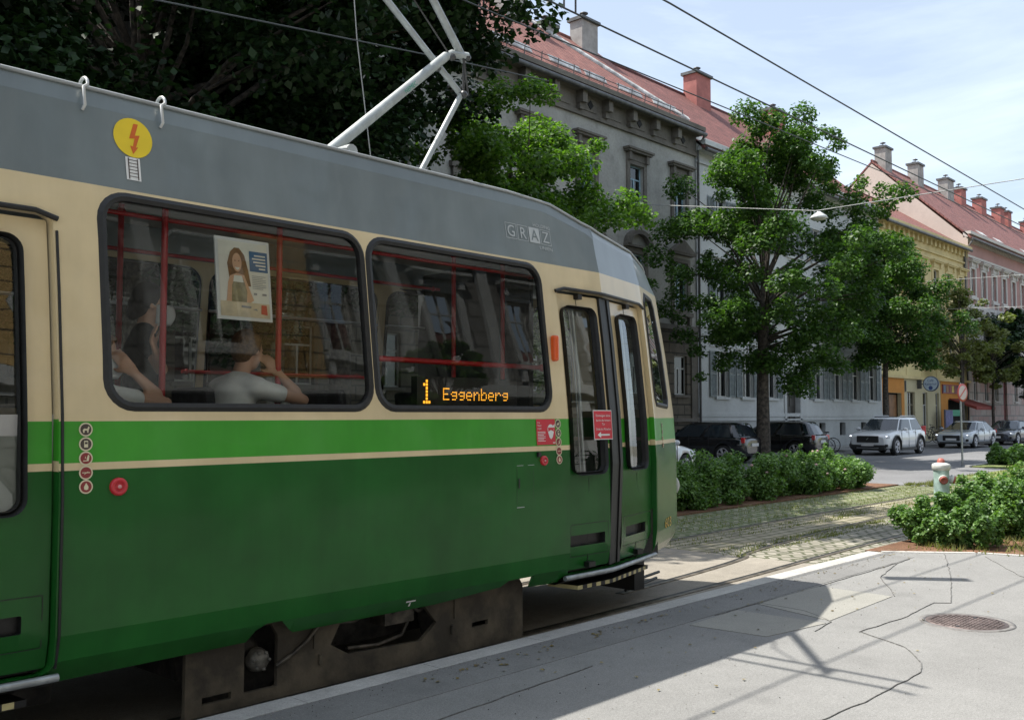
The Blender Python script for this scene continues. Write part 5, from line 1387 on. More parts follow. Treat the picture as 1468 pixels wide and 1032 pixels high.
mb = MB(); mb.tube([(35.5, YF - .12, .1), (35.5, YF - .12, 13.0), (35.5, YF - .5, 13.5)], .055, 8); mb.build('downpipe', ZINC, B2)
rf = gable(B2, x0, x1, YF, 27.5, 13.3, 18.3, TILE2, .5, xr1=53.2)
for x, w, m, zt in ((43.95, 1.4, PLRED, 19.6), (52.3, 1.5, PLRED, 19.6)): chimney(rf, x, 27.1, 16.8, zt, w, .8, m)
# house 3 : yellow with cafe
B3 = thing('cafe_house', 'yellow house with an orange and cream cafe front on its ground floor', 'house', (62, YF, 0))
YST = stucco('yellow_stucco', (.6, .49, .26), .18); ORW = stucco('orange_plaster', (.55, .24, .06), .1); CRW = stucco('cream_shop_plaster', (.52, .46, .3), .1); YPAN = stucco('pale_yellow_panels', (.62, .52, .27), .1)
x0, x1 = 54.9, 69.8
ops = [(55.75, 57.75, 0, 2.95), (58.65, 59.9, .7, 3.05), (61.2, 62.0, .7, 3.05), (63.4, 64.0, .7, 3.05), (65.6, 69.3, 0, 2.65)]
cx3 = [56.4, 58.9, 61.4, 63.9, 66.4, 68.7]
for c in cx3: ops += [(c - .5, c + .5, 5.7, 7.5), (c - .5, c + .5, 9.2, 10.9)]
mb = MB(); wall(mb, x0, x1, 0, 13.2, YF, ops, [(0, 2), (3.95, 3), (5.3, 0)]); IW(x0 + .05, x1 - .05, YF + .8, YF + .9, 0.05, 13.2); RW(x0, x1, 13.2)
for a, b, z0_, z1_ in ((54.92, 55.74, 0, 3.9), (55.74, 57.76, 2.96, 3.9), (57.76, 58.2, 0, 3.9), (64.3, 65.58, 0, 3.9), (65.58, 69.35, 2.66, 3.9), (69.35, 69.78, 0, 3.9)): mb.box(a, b, YF - .02, YF - .001, z0_, z1_, 1)
mb.build('wall', [YST, ORW, CRW, YPAN, DARKIN], B3); flush(B3, YST)
for i, c in enumerate(cx3):
    window(B3, 'hood', c, 5.7, 1.0, 1.8, WFRAME, YST); window(B3, 'hood', c, 9.2, 1.0, 1.7, WFRAME, YST)
for c, w in ((59.275, 1.25), (61.6, .8), (63.7, .6)): window(B3, 'plain', c, .7, w, 2.35, M('brown_shop_frame', (.2, .17, .12), .5, var=.1) if w > 1 else WFRAME, CRW)
mb = MB(); mb.box(x0, x1, YF - .16, YF, 3.82, 3.98); mb.box(x0, x1, YF - .1, YF, 5.15, 5.35); mb.box(x0, x1, YF - .3, YF, 12.75, 12.9); mb.box(x0, x1, YF - .45, YF, 12.9, 13.05); mb.box(x0, x1, YF - .12, YF, 11.9, 12.0)
dentils(mb, x0 + .2, x1 - .2, .75, .3, YF - .22, YF, 12.35, 12.75); dentils(mb, x0 + 1.2, x1, 2.5, .06, YF - .02, YF, 4.05, 5.1)
mb.build('cornice', YST, B3)
mb = MB(); mb.box(55.75, 57.75, YF + .3, YF + .35, 0, 2.95); mb.box(56.6, 57.7, YF + .26, YF + .3, .1, 2.85, 1); mb.build('door', [DARKIN, M('brown_door', (.25, .12, .05), .5, var=.15)], B3)
mb = MB(); mb.box(65.6, 69.3, YF + .3, YF + .35, 0, 2.65); mb.box(65.7, 66.2, YF + .2, YF + .3, .0, 2.6, 1); mb.build('cafe_entrance', [DARKIN, M('dark_green_door', (.04, .06, .05), .5, var=.2)], B3)
mb = MB(); mb.box(64.5, 68.3, YF - .08, YF - .02, 3.05, 3.62)
for i, c in enumerate((1, 2, 0, 3, 0, 1, 2)): mb.box(64.6 + .52 * i, 65.02 + .52 * i, YF - .1, YF - .08, 3.12, 3.55, c)
mb.build('shop_sign_band', [M('wine_sign', (.25, .06, .08), .5, var=.1), M('grey_blue_sign', (.12, .18, .26), .5, var=.1), M('brown_sign', (.3, .15, .08), .5, var=.1), M('yellow_sign', (.6, .45, .1), .5, var=.1)], B3)
mb = MB(); mb.add([(65.8, YF, 2.75), (69.6, YF, 2.75), (69.6, YF - 1.7, 2.2), (65.8, YF - 1.7, 2.2), (65.8, YF, 2.7), (69.6, YF, 2.7), (69.6, YF - 1.7, 2.0), (65.8, YF - 1.7, 2.0)], [(3, 2, 1, 0), (4, 5, 6, 7), (2, 3, 7, 6), (0, 3, 7, 4), (1, 2, 6, 5)])
mb.build('awning', M('red_awning_cloth', (.24, .045, .035), .8, var=.1), B3)
mb = MB(); mb.box(58.3, 58.45, YF - .06, YF - .02, 3.05, 3.7); mb.build('menu_board', ZINC, B3)
rf = gable(B3, x0, x1 - .42, YF, 27.6, 13.05, 16.9, TILE, .5)
# cafe sign
cs = thing('cafe_sign', 'round pale blue cafe sign with blue script on a bracket over the cafe windows', 'sign', (60.3, 21.17, 3.54))
mt = Matrix.Translation((60.3, 21.17, 3.54)) @ Matrix.Rotation(R(90), 4, 'Y')
mb = MB(); mb.lathe([(0, -.07), (.44, -.07), (.46, -.05), (.46, .05), (.44, .07), (0, .07)], mt, 32); mb.build('sign_case', M('dark_blue_sign_case', (.06, .09, .16), .4, var=.05), cs)
mb = MB(); mb.lathe([(.405, -.072), (0, -.074)], mt, 32); mb.build('sign_face', M('pale_blue_sign_face', (.45, .56, .68), .4, var=.04), cs)
mb = MB()
for s_, zz, sz, fw in (('Café', .14, .2, .36), ('Kaiserhof', -.08, .2, .68)):
    V, Fs = text2d(s_, sz, 'CENTER', fw); mb.add([(60.22, 21.17 - a, 3.54 + zz + b) for a, b in V], Fs)
mb.lathe([(.13, -.076), (0, -.078)], mt @ Matrix.Translation((.25, 0, 0)), 8); mb.build('sign_lettering', M('blue_sign_lettering', (.04, .08, .25), .5, var=.05), cs)
mb = MB(); mb.tube([(60.3, 21.6, 3.54), (60.3, YF, 3.54)], .03, 6); mb.box(60.27, 60.33, YF - .28, YF - .02, 3.25, 3.8); mb.build('bracket', ZINC, cs)
adv = thing('advertising_board', 'violet poster board standing before the cafe window', 'advertising board', (63.7, 21.35, .07))
mb = MB(); mb.box(63.0, 64.4, 21.3, 21.38, .07, 2.0); mb.build('board', M('grey_board_frame', (.12, .12, .15), .5, var=.1), adv)
mb = MB(); mb.box(63.08, 64.32, 21.28, 21.3, .65, 1.93); mb.build('poster_sheet', M('violet_print', (.16, .15, .33), .5, var=.5, vs=2.5, col2=(.06, .07, .18)), adv)
# house 4 : pink
B4 = thing('pink_house', 'long pink and white house with a pale gable end at the right', 'house', (90, YF, 0))
PK = stucco('pink_stucco', (.4, .235, .21), .14); WTR = stucco('white_stucco_trim', (.55, .52, .48), .08); GBE = stucco('pale_gable_render', (.56, .48, .42), .08); LOW = brickmat('pink_block_rustication', (.4, .26, .23), (.42, .38, .34), (.25, .23, .21), 1.15, .8, .05, 'xz', .9, .5, var=.2)
x0, x1 = 69.4, 125
cx4 = [71.15 + 2.35 * k for k in range(23)]
ops = []
for k, c in enumerate(cx4):
    ops += [(c - .45, c + .45, 9.9, 11.75), (c - .45, c + .45, 6.3, 8.2)]
    ops.append((c - .4, c + .4, 2.65, 4.5) if k != 3 else (77.4, 78.3, .2, 4.5))
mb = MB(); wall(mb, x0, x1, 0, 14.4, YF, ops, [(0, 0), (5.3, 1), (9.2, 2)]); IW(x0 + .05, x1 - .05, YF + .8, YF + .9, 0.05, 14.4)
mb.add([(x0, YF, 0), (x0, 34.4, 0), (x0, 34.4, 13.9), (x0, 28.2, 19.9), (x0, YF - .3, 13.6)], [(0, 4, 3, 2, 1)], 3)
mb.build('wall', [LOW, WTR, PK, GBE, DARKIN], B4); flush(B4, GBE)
for k, c in enumerate(cx4):
    window(B4, 'hood', c, 9.9, .9, 1.85, WFRAME, WTR, curtain=k % 3 == 1); window(B4, 'arch', c, 6.3, .9, 1.9, WFRAME, WTR)
    if k != 3: window(B4, 'plain', c, 2.65, .8, 1.85, WFRAME, WTR)
mb = MB(); mb.box(77.4, 78.3, YF + .15, YF + .2, .2, 4.5); mb.build('door', M('dark_red_door', (.16, .03, .03), .5, var=.1), B4)
mb = MB(); mb.box(x0, x1, YF - .12, YF, 5.1, 5.35); mb.box(x0, x1, YF - .15, YF, 9.0, 9.25); mb.box(x0, x1, YF - .1, YF, 12.5, 12.65); mb.box(x0, x1, YF - .3, YF, 13.75, 13.95); mb.box(x0, x1, YF - .5, YF, 13.95, 14.15)
dentils(mb, x0 + .1, x1, .42, .2, YF - .25, YF, 13.5, 13.75)
mb.build('cornice', WTR, B4)
rf = gable(B4, x0, x1, YF, 28.2, 14.1, 20.0, TILE3, .55)
mb = MB()
for a in (76, 80, 87, 95): mb = MB(); mb.obox(Matrix.Translation((a, 22.8, 15.0)) @ Matrix.Rotation(R(43.6), 4, 'X'), 1.6, .5, .04); mb.build('snow_board', SNOWG, rf)
mb = MB(); mb.tube([(69.3, YF - .1, 0), (69.3, YF - .1, 12.7), (69.6, YF - .6, 13.6)], .06, 8); mb.build('downpipe', ZINC, B4)
for x, w, m in ((70.8, 1.5, PLGREY), (77.2, 1.5, PLGREY), (84, 1.8, PLGREY), (87.2, 1.5, PLRED), (92.6, 1.7, PLRED), (98, 1.5, PLRED), (100.3, 1.3, PLRED), (107, 1.3, PLRED)): chimney(rf, x, 27.9, 19, 21.3 if m is PLGREY else 21.1, w * .82, .8, m)

# house on the camera's side, seen as a reflection in the tram
B5 = thing('opposite_house', 'stone fronted corner house on the near side of the street, mirrored in the tram', 'house', (6, -7, 0))
YO = -7.0
SST = brickmat('grey_coursed_stone', (.27, .265, .25), (.22, .215, .2), (.12, .12, .11), 1.2, .5, .03, 'xz', .9, .7, var=.3); OCH = brickmat('ochre_boarding', (.5, .33, .13), (.46, .3, .12), (.12, .08, .04), 4, .42, .02, 'xz', .7, .5, var=.15)
cx5 = [-14.5 + 3.1 * k for k in range(17)]
ops = []
for k, c in enumerate(cx5):
    ops.append((c - .8, c + .8, .9, 3.5)); ops.append((c - .55, c + .55, 5.6, 7.7)); ops.append((c - .55, c + .55, 9.4, 11.2))
mb = MB()
tmp = MB(); wall(tmp, -18, 38, 0, 14, 0, ops, [(0, 0), (4.6, 0)], -.25)
mb.add([(x, YO + y, z) for x, y, z in tmp.v], [f[::-1] for f in tmp.f]); IW(-18, 38, YO - .9, YO - .8, 0.05, 13.9)
for a, b in ((4.85, 6.4), (10.95, 12.5)): mb.box(a, b, YO, YO + .17, 4.85, 8.58, 2)
mb.build('wall', [SST, DARKIN, OCH], B5); flush(B5, SST)
for k, c in enumerate(cx5):
    window(B5, 'hood', c, 5.6, 1.1, 2.1, WFRAME, ST2, YO, flip=-1); window(B5, 'hood', c, 9.4, 1.1, 1.8, WFRAME, ST2, YO, flip=-1); window(B5, 'plain', c, .9, 1.6, 2.6, WFRAME, ST2, YO, flip=-1, curtain=k % 2)
mb = MB()
for z, h_, d in ((4.5, .3, .3), (8.6, .2, .2), (13.2, .5, .6), (4.1, .1, .12)): mb.box(-18, 38, YO, YO + d, z, z + h_)
for k, c in enumerate(cx5): mb.box(c + 1.35, c + 1.75, YO, YO + .16, 0, 4.1); mb.box(c + 1.35, c + 1.75, YO, YO + .12, 4.8, 13.2)
mb.build('cornice', ST2, B5)
mb = MB(); mb.box(-18, 38, YO - 11, YO + .0, 14, 14.3); mb.build('roof', TILE2, B5)
mb = MB(); mb.box(2.2, 5.2, YO + .02, YO + .14, 3.55, 4.15); mb.build('shop_sign', M('black_shop_sign', (.03, .03, .03), .5, var=.1), B5)
fc = thing('iron_fence', 'wrought iron fence before the opposite house, mirrored in the tram', 'fence', (12, -5.4, .1))
mb = MB()
for zz in (.25, 1.0, 1.35): mb.box(7, 24, -5.42, -5.38, zz + .1, zz + .14)
x = 7.0
while x < 24:
    mb.tube([(x, -5.4, .1), (x, -5.4, 1.6)], .012, 5); mb.lathe([(.0, 0), (.03, .04), (0, .14)], Matrix.Translation((x, -5.4, 1.58)), 6)
    mb.lathe([(.07, -.008), (.085, 0), (.07, .008)], Matrix.Translation((x + .09, -5.4, 1.28)) @ Matrix.Rotation(R(90), 4, 'X'), 10)
    x += .19
mb.build('railing', BLACKP, fc)
mb = MB()
for x in (7, 11.2, 15.4, 19.6, 24): mb.box(x - .08, x + .08, -5.48, -5.32, .1, 1.75)
mb.build('fence_post', BLACKP, fc)
make_tree('street_tree', 'tree on the near pavement outside the picture, mirrored in the second tram window', 13.0, -4.0, .1, 2.2, 5.2, 1.1, 50, 9000, .16, LEAF1, 71, None, .1, 'round', .25)
# ---------------------------------------------------------------- vehicles
def paint(name, col, rough=.25): return M(name, col, rough, var=.04, coat=1)
CGLASS = M('car_window_glass', (.02, .028, .035), .03, var=0, spec=.7, coat=.1)
TYRE = M('tyre_rubber', (.018, .018, .018), .8, var=.2, vs=20); RIM = M('alloy_rim', (.5, .5, .52), .3, metal=.7, var=.05)
LAMPG = M('headlamp_glass', (.62, .65, .7), .08, var=.05, coat=1); TAILR = M('red_tail_lamp', (.5, .015, .02), .15, var=.05, coat=1); PLATE = M('number_plate_white', (.65, .65, .65), .4, var=.03)
LOWB = M('black_car_plastic', (.02, .02, .02), .6, var=.1)
LITLAMP = M('lit_daytime_lamp', (.9, .95, 1), .2, var=0, emit=1.6)
def catmull(P, n=4):
    out = []
    for i in range(len(P) - 1):
        p0 = P[max(i - 1, 0)]; p1 = P[i]; p2 = P[i + 1]; p3 = P[min(i + 2, len(P) - 1)]
        for k in range(n):
            t = k / n; out.append([.5 * (2 * b + (c - a) * t + (2 * a - 5 * b + 4 * c - d) * t * t + (3 * b - a - 3 * c + d) * t ** 3) for a, b, c, d in zip(p0, p1, p2, p3)])
    out.append(list(P[-1])); return out
def car(name, label, cat, loc, rz, P, body, plate=True, rim=None, group=None, lit=False):
    t = thing(name, label, cat, (0, 0, 0), group, local=True)
    L_, W, H = P['L'], P['W'] / 2, P['H']; hw = W
    # lower body stations: x, z bottom, z shoulder, half width, z top centre
    S = catmull(P['st'], 5)
    mb = MB(); K = []
    for (x, zb, zs, w, zt) in S:
        half = [(0, zb), (w * .82, zb), (w * .95, zb + .05), (w * .985, zb + (zs - zb) * .3), (w, zb + (zs - zb) * .62), (w * .985, zs - .06), (w * .95, zs), (w * .8, zs + (zt - zs) * .6), (w * .45, zt - (zt - zs) * .05), (0, zt)]
        ring = [(x, y, z) for y, z in half] + [(x, -y, z) for y, z in half[-2:0:-1]]
        K.append(len(ring)); mb.v.extend(ring)
    n = K[0]
    for i in range(len(S) - 1):
        for k in range(n):
            a = i * n + k; b = i * n + (k + 1) % n; mb.f.append((a, b, b + n, a + n)); mb.m.append(0); mb.sm.append(True)
    mb.f.append(tuple(range(n - 1, -1, -1))); mb.m.append(0); mb.sm.append(False); e = (len(S) - 1) * n
    mb.f.append(tuple(range(e, e + n))); mb.m.append(0); mb.sm.append(False)
    bo = mb.build('body', [body, LOWB], t, clean=True)
    wr = P['wr']
    for wx in P['wx']:
        for s_ in (-1, 1):
            cm = MB(); cm.lathe([(0, -.16), (wr + .055, -.16), (wr + .055, .3), (0, .3)], Matrix.Translation((wx, s_ * W * .9, wr)) @ Matrix.Rotation(R(-90 * s_), 4, 'X'), 26)
            c = cm.build('cut', LOWB, None, clean=True); m = bo.modifiers.new('b', 'BOOLEAN'); m.object = c; m.solver = 'EXACT'; m.operation = 'DIFFERENCE'
            dg = bpy.context.evaluated_depsgraph_get(); dg.update(); me = bpy.data.meshes.new_from_object(bo.evaluated_get(dg)); bo.modifiers.clear(); bo.data = me; bpy.data.objects.remove(c)
            mw = MB(); mt = Matrix.Translation((wx, s_ * (W - .015), wr)) @ Matrix.Rotation(R(-90 * s_), 4, 'X')
            mw.lathe([(0, -.2), (wr * .97, -.2), (wr, -.16), (wr, -.03), (wr * .95, .0), (wr * .7, .0), (wr * .66, -.02), (0, -.06)], mt, 26); wh = mw.build('wheel', TYRE, t)
            mr = MB(); mr.lathe([(wr * .7, .0), (wr * .7, .012), (wr * .62, .005), (wr * .6, -.03)], mt, 26); mr.lathe([(wr * .16, -.02), (wr * .14, .008), (0, .01)], mt, 12)
            for k in range(5):
                a = 2 * PI * k / 5 + wx
                for da in (-.16, .16):
                    mr.tube([mt @ Vector((math.cos(a) * wr * .12, math.sin(a) * wr * .12, .0)), mt @ Vector((math.cos(a + da) * wr * .64, math.sin(a + da) * wr * .64, .0))], [.03, .022], 5)
            mr.build('rim', rim or RIM, wh)
            if P.get('clad'):
                ma = MB(); ma.tube([(wx + (wr + .075) * math.cos(a), s_ * (W * .985), wr + (wr + .075) * math.sin(a)) for a in [R(-12 + 204 * k / 18) for k in range(19)]], .04, 6); ma.build('arch_trim', LOWB, t)
    # greenhouse: base ring and roof ring
    G = P['gh']      # dict: bx0 rear base, bx1 front base(windscreen foot), rx0, rx1 roof ends, zb, zr, wb, wr
    def ring(x0, x1, w, z, r=.12, zc=0): return [(x1, 0, z + zc), (x1 - .03, w * .6, z + zc * .7), (x1 - r, w * .93, z), (x1 - r * 2.6, w, z), ((x0 + x1) / 2, w * 1.01, z), (x0 + r * 2.2, w, z), (x0 + r * .7, w * .93, z), (x0 + .02, w * .6, z + zc * .5), (x0, 0, z + zc * .5)]
    def full(h): return h + [(x, -y, z) for x, y, z in h[-2:0:-1]]
    r0 = full(ring(G['bx0'], G['bx1'], G['wb'], G['zb'], .14)); r1 = full(ring(G['rx0'], G['rx1'], G['wr'], G['zr'] - .05, .1)); r2 = full([(x, y * .9, z) for x, y, z in ring(G['rx0'] + .06, G['rx1'] - .08, G['wr'], G['zr'] - .012, .1)]); n = len(r0)
    mb = MB(); q0 = [(x, y, z - .12) for x, y, z in r0]
    vs = q0 + r0 + r1 + r2 + [((G['rx0'] + G['rx1']) / 2, 0, G['zr'] + .01)]
    fs = []
    for j in range(3):
        for k in range(n): fs.append((j * n + k, j * n + (k + 1) % n, (j + 1) * n + (k + 1) % n, (j + 1) * n + k))
    for k in range(n): fs.append((3 * n + k, 3 * n + (k + 1) % n, 4 * n))
    mb.add(vs, fs, 0, True); cb = mb.build('cabin', body, t, clean=True)
    def lerp3(a, b, u): return Vector(a).lerp(Vector(b), u)
    def face(i, j, u0, u1, v0, v1, off=.006):
        a0, a1, b0, b1 = Vector(r0[i]), Vector(r0[j]), Vector(r1[i]), Vector(r1[j])
        def at(u, v): return a0.lerp(a1, u).lerp(b0.lerp(b1, u), v)
        nn = (a1 - a0).cross(b0 - a0).normalized(); ctr = Vector(((G['bx0'] + G['bx1']) / 2, 0, G['zb']))
        if nn.dot(a0.lerp(b1, .5) - ctr) < 0: nn = -nn
        return [at(u0, v0) + nn * off, at(u1, v0) + nn * off, at(u1, v1) + nn * off, at(u0, v1) + nn * off]
    # windscreen and rear screen across three facets, side windows on the long facets
    v0, v1 = .06, .93
    mb = MB()
    fr = [2, 1, 0, n - 1, n - 2]
    for a, b in zip(fr, fr[1:]): mb.add(face(a, b, .0 if a != 2 else .06, 1. if b != n - 2 else .94, v0, v1), [(0, 1, 2, 3)])
    mb.build('windscreen', CGLASS, cb)
    h = 8
    mb = MB(); fr = [6, 7, 8, 9, 10]
    for a, b in zip(fr, fr[1:]): mb.add(face(a, b, .0 if a != 6 else .1, 1. if b != 10 else .9, .12, .9), [(0, 1, 2, 3)])
    mb.build('rear_screen', CGLASS, cb)
    for sgn in (1, -1):
        idx = (lambda k: k) if sgn == 1 else (lambda k: (n - k) % n)
        for a, b, u0, u1 in P.get('side', [(2, 3, .25, 1), (3, 4, .0, .93), (4, 5, .05, .92), (5, 6, .1, .8)]):
            mb = MB(); mb.add(face(idx(a), idx(b), u0, u1, .07, .9), [(0, 1, 2, 3)]); mb.build('side_window', CGLASS, cb)
    # front and rear furniture
    xf = P['st'][-1][0]; xr = P['st'][0][0]
    for s_ in (-1, 1):
        mb = MB(); hx, hy, hz, hl, hh, hr = P['head']; mb.obox(Matrix.Translation((hx, s_ * hy, hz)) @ Matrix.Rotation(R(-s_ * hr), 4, 'Z') @ Matrix.Rotation(R(P.get('ht', 0)), 4, 'Y'), .16, hl, hh); hdl = add_bevel(mb.build('headlight', LAMPG, t), .03, 3)
        if lit: mb = MB(); mb.obox(Matrix.Translation((hx + .07, s_ * hy, hz + hh * .12)) @ Matrix.Rotation(R(-s_ * hr), 4, 'Z'), .04, hl * .75, hh * .3); mb.build('daytime_lamp', LITLAMP, hdl)
        mb = MB(); tx, ty, tz, tl, th_, tr_ = P['tail']; mb.obox(Matrix.Translation((tx, s_ * ty, tz)) @ Matrix.Rotation(R(s_ * tr_), 4, 'Z'), .14, tl, th_); add_bevel(mb.build('taillight', TAILR, t), .03, 3)
        mb = MB(); mx, mz = P['mir']; mb.ball((mx, s_ * (W + .1), mz), (.07, .11, .075), 12); mb.tube([(mx, s_ * (W - .06), mz - .06), (mx, s_ * (W + .08), mz - .03)], .02, 6); mb.build('side_mirror', body, t)
        mb = MB(); mb.box(P['wx'][0] + wr + .12, P['wx'][1] - wr - .12, s_ * W * .97 - .02, s_ * W * .97 + .02, .2, .32); mb.build('sill_trim', LOWB, t)
        mb = MB(); hx0, hx1 = P['wx'][0] + wr + .25, P['wx'][1] - wr - .15
        for dx in (hx0, (hx0 + hx1) / 2 + .05): mb.box(dx + .05, dx + .22, s_ * (W + .0) - .015, s_ * (W + .0) + .02, P['dz'], P['dz'] + .03)
        mb.build('door_handle', body, t)
        mb = MB()
        for dx in (hx0 - .02, (hx0 + hx1) / 2, hx1 + .02): mb.box(dx, dx + .012, s_ * W * 1.0 - .012, s_ * W * 1.0 + .003, .35, P['dz'] + .1)
        mb.build('door_gap', LOWB, t)
    mb = MB(); g = P['grille']; mb.box(xf - .06, xf + g[3], -g[0], g[0], g[1], g[2]); add_bevel(mb.build('grille', LOWB, t), .03, 2)
    mb = MB(); mb.box(xf - .12, xf + .02, -W * .62, W * .62, .22, .33)
    for s_ in (-1, 1): mb.obox(Matrix.Translation((xf - .1, s_ * W * .74, .42)) @ Matrix.Rotation(R(-s_ * 22), 4, 'Z'), .1, .3, .12)
    add_bevel(mb.build('air_intake', LOWB, t), .02, 2)
    if plate:
        mb = MB(); mb.box(xf + g[3], xf + g[3] + .012, -.26, .26, .4, .51); mb.build('front_plate', PLATE, t)
        mb = MB(); mb.box(xr - .03, xr + .03, -.26, .26, P.get('rp', .75), P.get('rp', .75) + .11); mb.build('rear_plate', PLATE, t)
    if P.get('clad'):
        mb = MB(); mb.box(xf - .3, xf + .03, -W * .8, W * .8, .24, .46); add_bevel(mb.build('lower_bumper', LOWB, t), .05, 3)
        mb = MB(); mb.box(xf - .02, xf + .05, -W * .5, W * .5, .3, .34); mb.build('skid_plate', ALU, t)
        mb = MB(); mb.box(G['rx0'] + .3, G['rx1'] - .15, -.5, .5, G['zr'] - .03, G['zr'] + .022); add_bevel(mb.build('sunroof', CGLASS, cb), .01, 2)
        mb = MB(); mb.obox(Matrix.Translation((xf + .05, 0, .7)) @ Matrix.Rotation(R(45), 4, 'X'), .015, .11, .03); mb.build('badge', ALU, t)
    if P.get('rails'):
        mb = MB()
        for s_ in (-1, 1): mb.tube([(G['rx0'] + .1, s_ * G['wr'] * .88, G['zr'] - .0), (G['rx0'] + .2, s_ * G['wr'] * .88, G['zr'] + .05), (G['rx1'] - .3, s_ * G['wr'] * .88, G['zr'] + .05), (G['rx1'] - .2, s_ * G['wr'] * .88, G['zr'] - .01)], .018, 6)
        mb.build('roof_rail', ALU, cb)
    t.location = loc; t.rotation_euler = (0, 0, rz)
    return t
SUV = dict(L=4.43, W=1.86, H=1.65, wr=.375, wx=(-1.36, 1.34), dz=.98, clad=True,
    st=[(-2.2, .38, .8, .62, .98), (-2.12, .3, .95, .82, 1.08), (-1.8, .26, 1.02, .91, 1.1), (-.6, .22, 1.03, .93, 1.08), (.6, .22, 1.0, .93, 1.06), (1.2, .24, .98, .92, 1.06), (1.75, .26, .92, .88, 1.0), (2.08, .28, .84, .8, .9), (2.21, .36, .74, .68, .8)],
    gh=dict(bx0=-2.08, bx1=1.18, rx0=-1.72, rx1=.38, zb=1.02, zr=1.62, wb=.86, wr=.66), head=(2.0, .7, .8, .34, .13, 26), tail=(-2.1, .78, 1.02, .2, .4, 14), mir=(.72, 1.1), grille=(.47, .55, .83, .04), rails=True)
SEDAN = dict(L=4.7, W=1.84, H=1.42, wr=.33, wx=(-1.42, 1.4), dz=.86,
    st=[(-2.36, .36, .7, .6, .86), (-2.28, .28, .85, .8, .96), (-1.8, .22, .92, .9, .98), (-.6, .2, .9, .92, .95), (.6, .2, .88, .92, .93), (1.3, .21, .84, .91, .92), (1.9, .22, .77, .87, .84), (2.22, .24, .68, .78, .74), (2.36, .32, .58, .66, .66)],
    gh=dict(bx0=-2.1, bx1=1.25, rx0=-1.5, rx1=.2, zb=.9, zr=1.4, wb=.84, wr=.6), head=(2.12, .68, .66, .36, .12, 28), tail=(-2.26, .72, .84, .26, .18, 14), mir=(.72, .98), grille=(.42, .38, .66, .03))
HATCH = dict(L=4.2, W=1.76, H=1.45, wr=.32, wx=(-1.24, 1.33), dz=.88,
    st=[(-2.06, .36, .66, .6, .82), (-1.98, .28, .84, .8, .92), (-1.6, .22, .9, .87, .95), (-.5, .2, .9, .88, .94), (.6, .2, .88, .88, .92), (1.2, .21, .85, .87, .92), (1.7, .22, .78, .83, .84), (2.0, .25, .68, .76, .74), (2.1, .34, .58, .62, .64)],
    gh=dict(bx0=-1.95, bx1=1.2, rx0=-1.66, rx1=.3, zb=.89, zr=1.45, wb=.82, wr=.62), head=(1.88, .64, .66, .32, .15, 28), tail=(-1.96, .68, .82, .26, .2, 12), mir=(.7, .98), grille=(.36, .55, .66, .02), rp=.6)
car('sport_utility_car', 'white sport utility car with dark grille and lit lamps coming towards the hydrant', 'car', (42.9, 16.95, -.03), R(180), SUV, paint('white_car_paint', (.68, .7, .72)), lit=True)
car('estate_car', 'silver estate car with large dark grille behind the sign post', 'car', (54.6, 17.4, -.03), R(180), SEDAN, paint('silver_car_paint', (.42, .45, .48)), lit=True)
car('dark_saloon_car', 'dark grey car following the silver estate car', 'car', (61.6, 17.3, -.03), R(180), SEDAN, paint('anthracite_car_paint', (.05, .055, .07)), lit=True)
car('dark_estate_car', 'dark car at the very right edge, last of the queue', 'car', (67.5, 17.3, -.03), R(180), HATCH, paint('grey_blue_car_paint', (.12, .15, .2)))
car('black_hatchback', 'black hatchback parked nose to the house with a red tail lamp, nearest the tram', 'car', (31.45, 19.3, -.03), R(93), HATCH, paint('black_car_paint', (.008, .009, .012)))
car('black_hatchback', 'black hatchback parked between the big maple trunk and the bicycles', 'car', (37.0, 19.35, -.03), R(94), HATCH, paint('black_car_paint_worn', (.009, .009, .01)))
car('white_hatchback', 'white small car whose front end peeks out from behind the tram nose', 'car', (21.55, 15.45, -.03), 0, HATCH, paint('white_car_paint_small', (.66, .68, .7)))

def bicycle(label, loc, rz, group, col):
    t = thing('bicycle', label, 'bicycle', (0, 0, 0), group, local=True)
    for x in (-.52, .52):
        mb = MB(); n = 24; pts = [(x + .33 * math.cos(2 * PI * k / n), 0, .34 + .33 * math.sin(2 * PI * k / n)) for k in range(n + 1)]; mb.tube(pts, .018, 6, cap=False)
        for k in range(10): a = 2 * PI * k / 10; mb.tube([(x, 0, .34), (x + .32 * math.cos(a), 0, .34 + .32 * math.sin(a))], .003, 3)
        mb.build('wheel', TYRE, t)
    mb = MB()
    for a, b in (((-.52, 0, .34), (-.05, 0, .3)), ((-.05, 0, .3), (.36, 0, .82)), ((-.05, 0, .3), (-.2, 0, .86)), ((-.17, 0, .8), (.34, 0, .85)), ((-.52, 0, .34), (-.18, 0, .78)), ((.52, 0, .34), (.34, 0, .95))): mb.tube([a, b], .016, 6)
    mb.build('frame', col, t)
    mb = MB(); mb.ball((-.22, 0, .92), (.13, .07, .035), 10); mb.tube([(-.2, 0, .8), (-.21, 0, .92)], .013, 6); mb.build('saddle', BLACKP, t)
    mb = MB(); mb.tube([(.25, -.28, 1.02), (.36, -.15, 1.04), (.34, 0, 1.0), (.36, .15, 1.04), (.25, .28, 1.02)], .014, 6); mb.build('handlebar', BLACKP, t)
    mb = MB(); mb.lathe([(.09, -.01), (.09, .01), (0, .01)], Matrix.Translation((-.05, .03, .3)) @ Matrix.Rotation(R(90), 4, 'X'), 14); mb.tube([(-.05, -.1, .18), (-.05, .1, .42)], .01, 5); mb.build('crank', ZINC, t)
    t.location = loc; t.rotation_euler = (R(6), 0, rz); return t
GB = 'bicycles parked beside the cars'
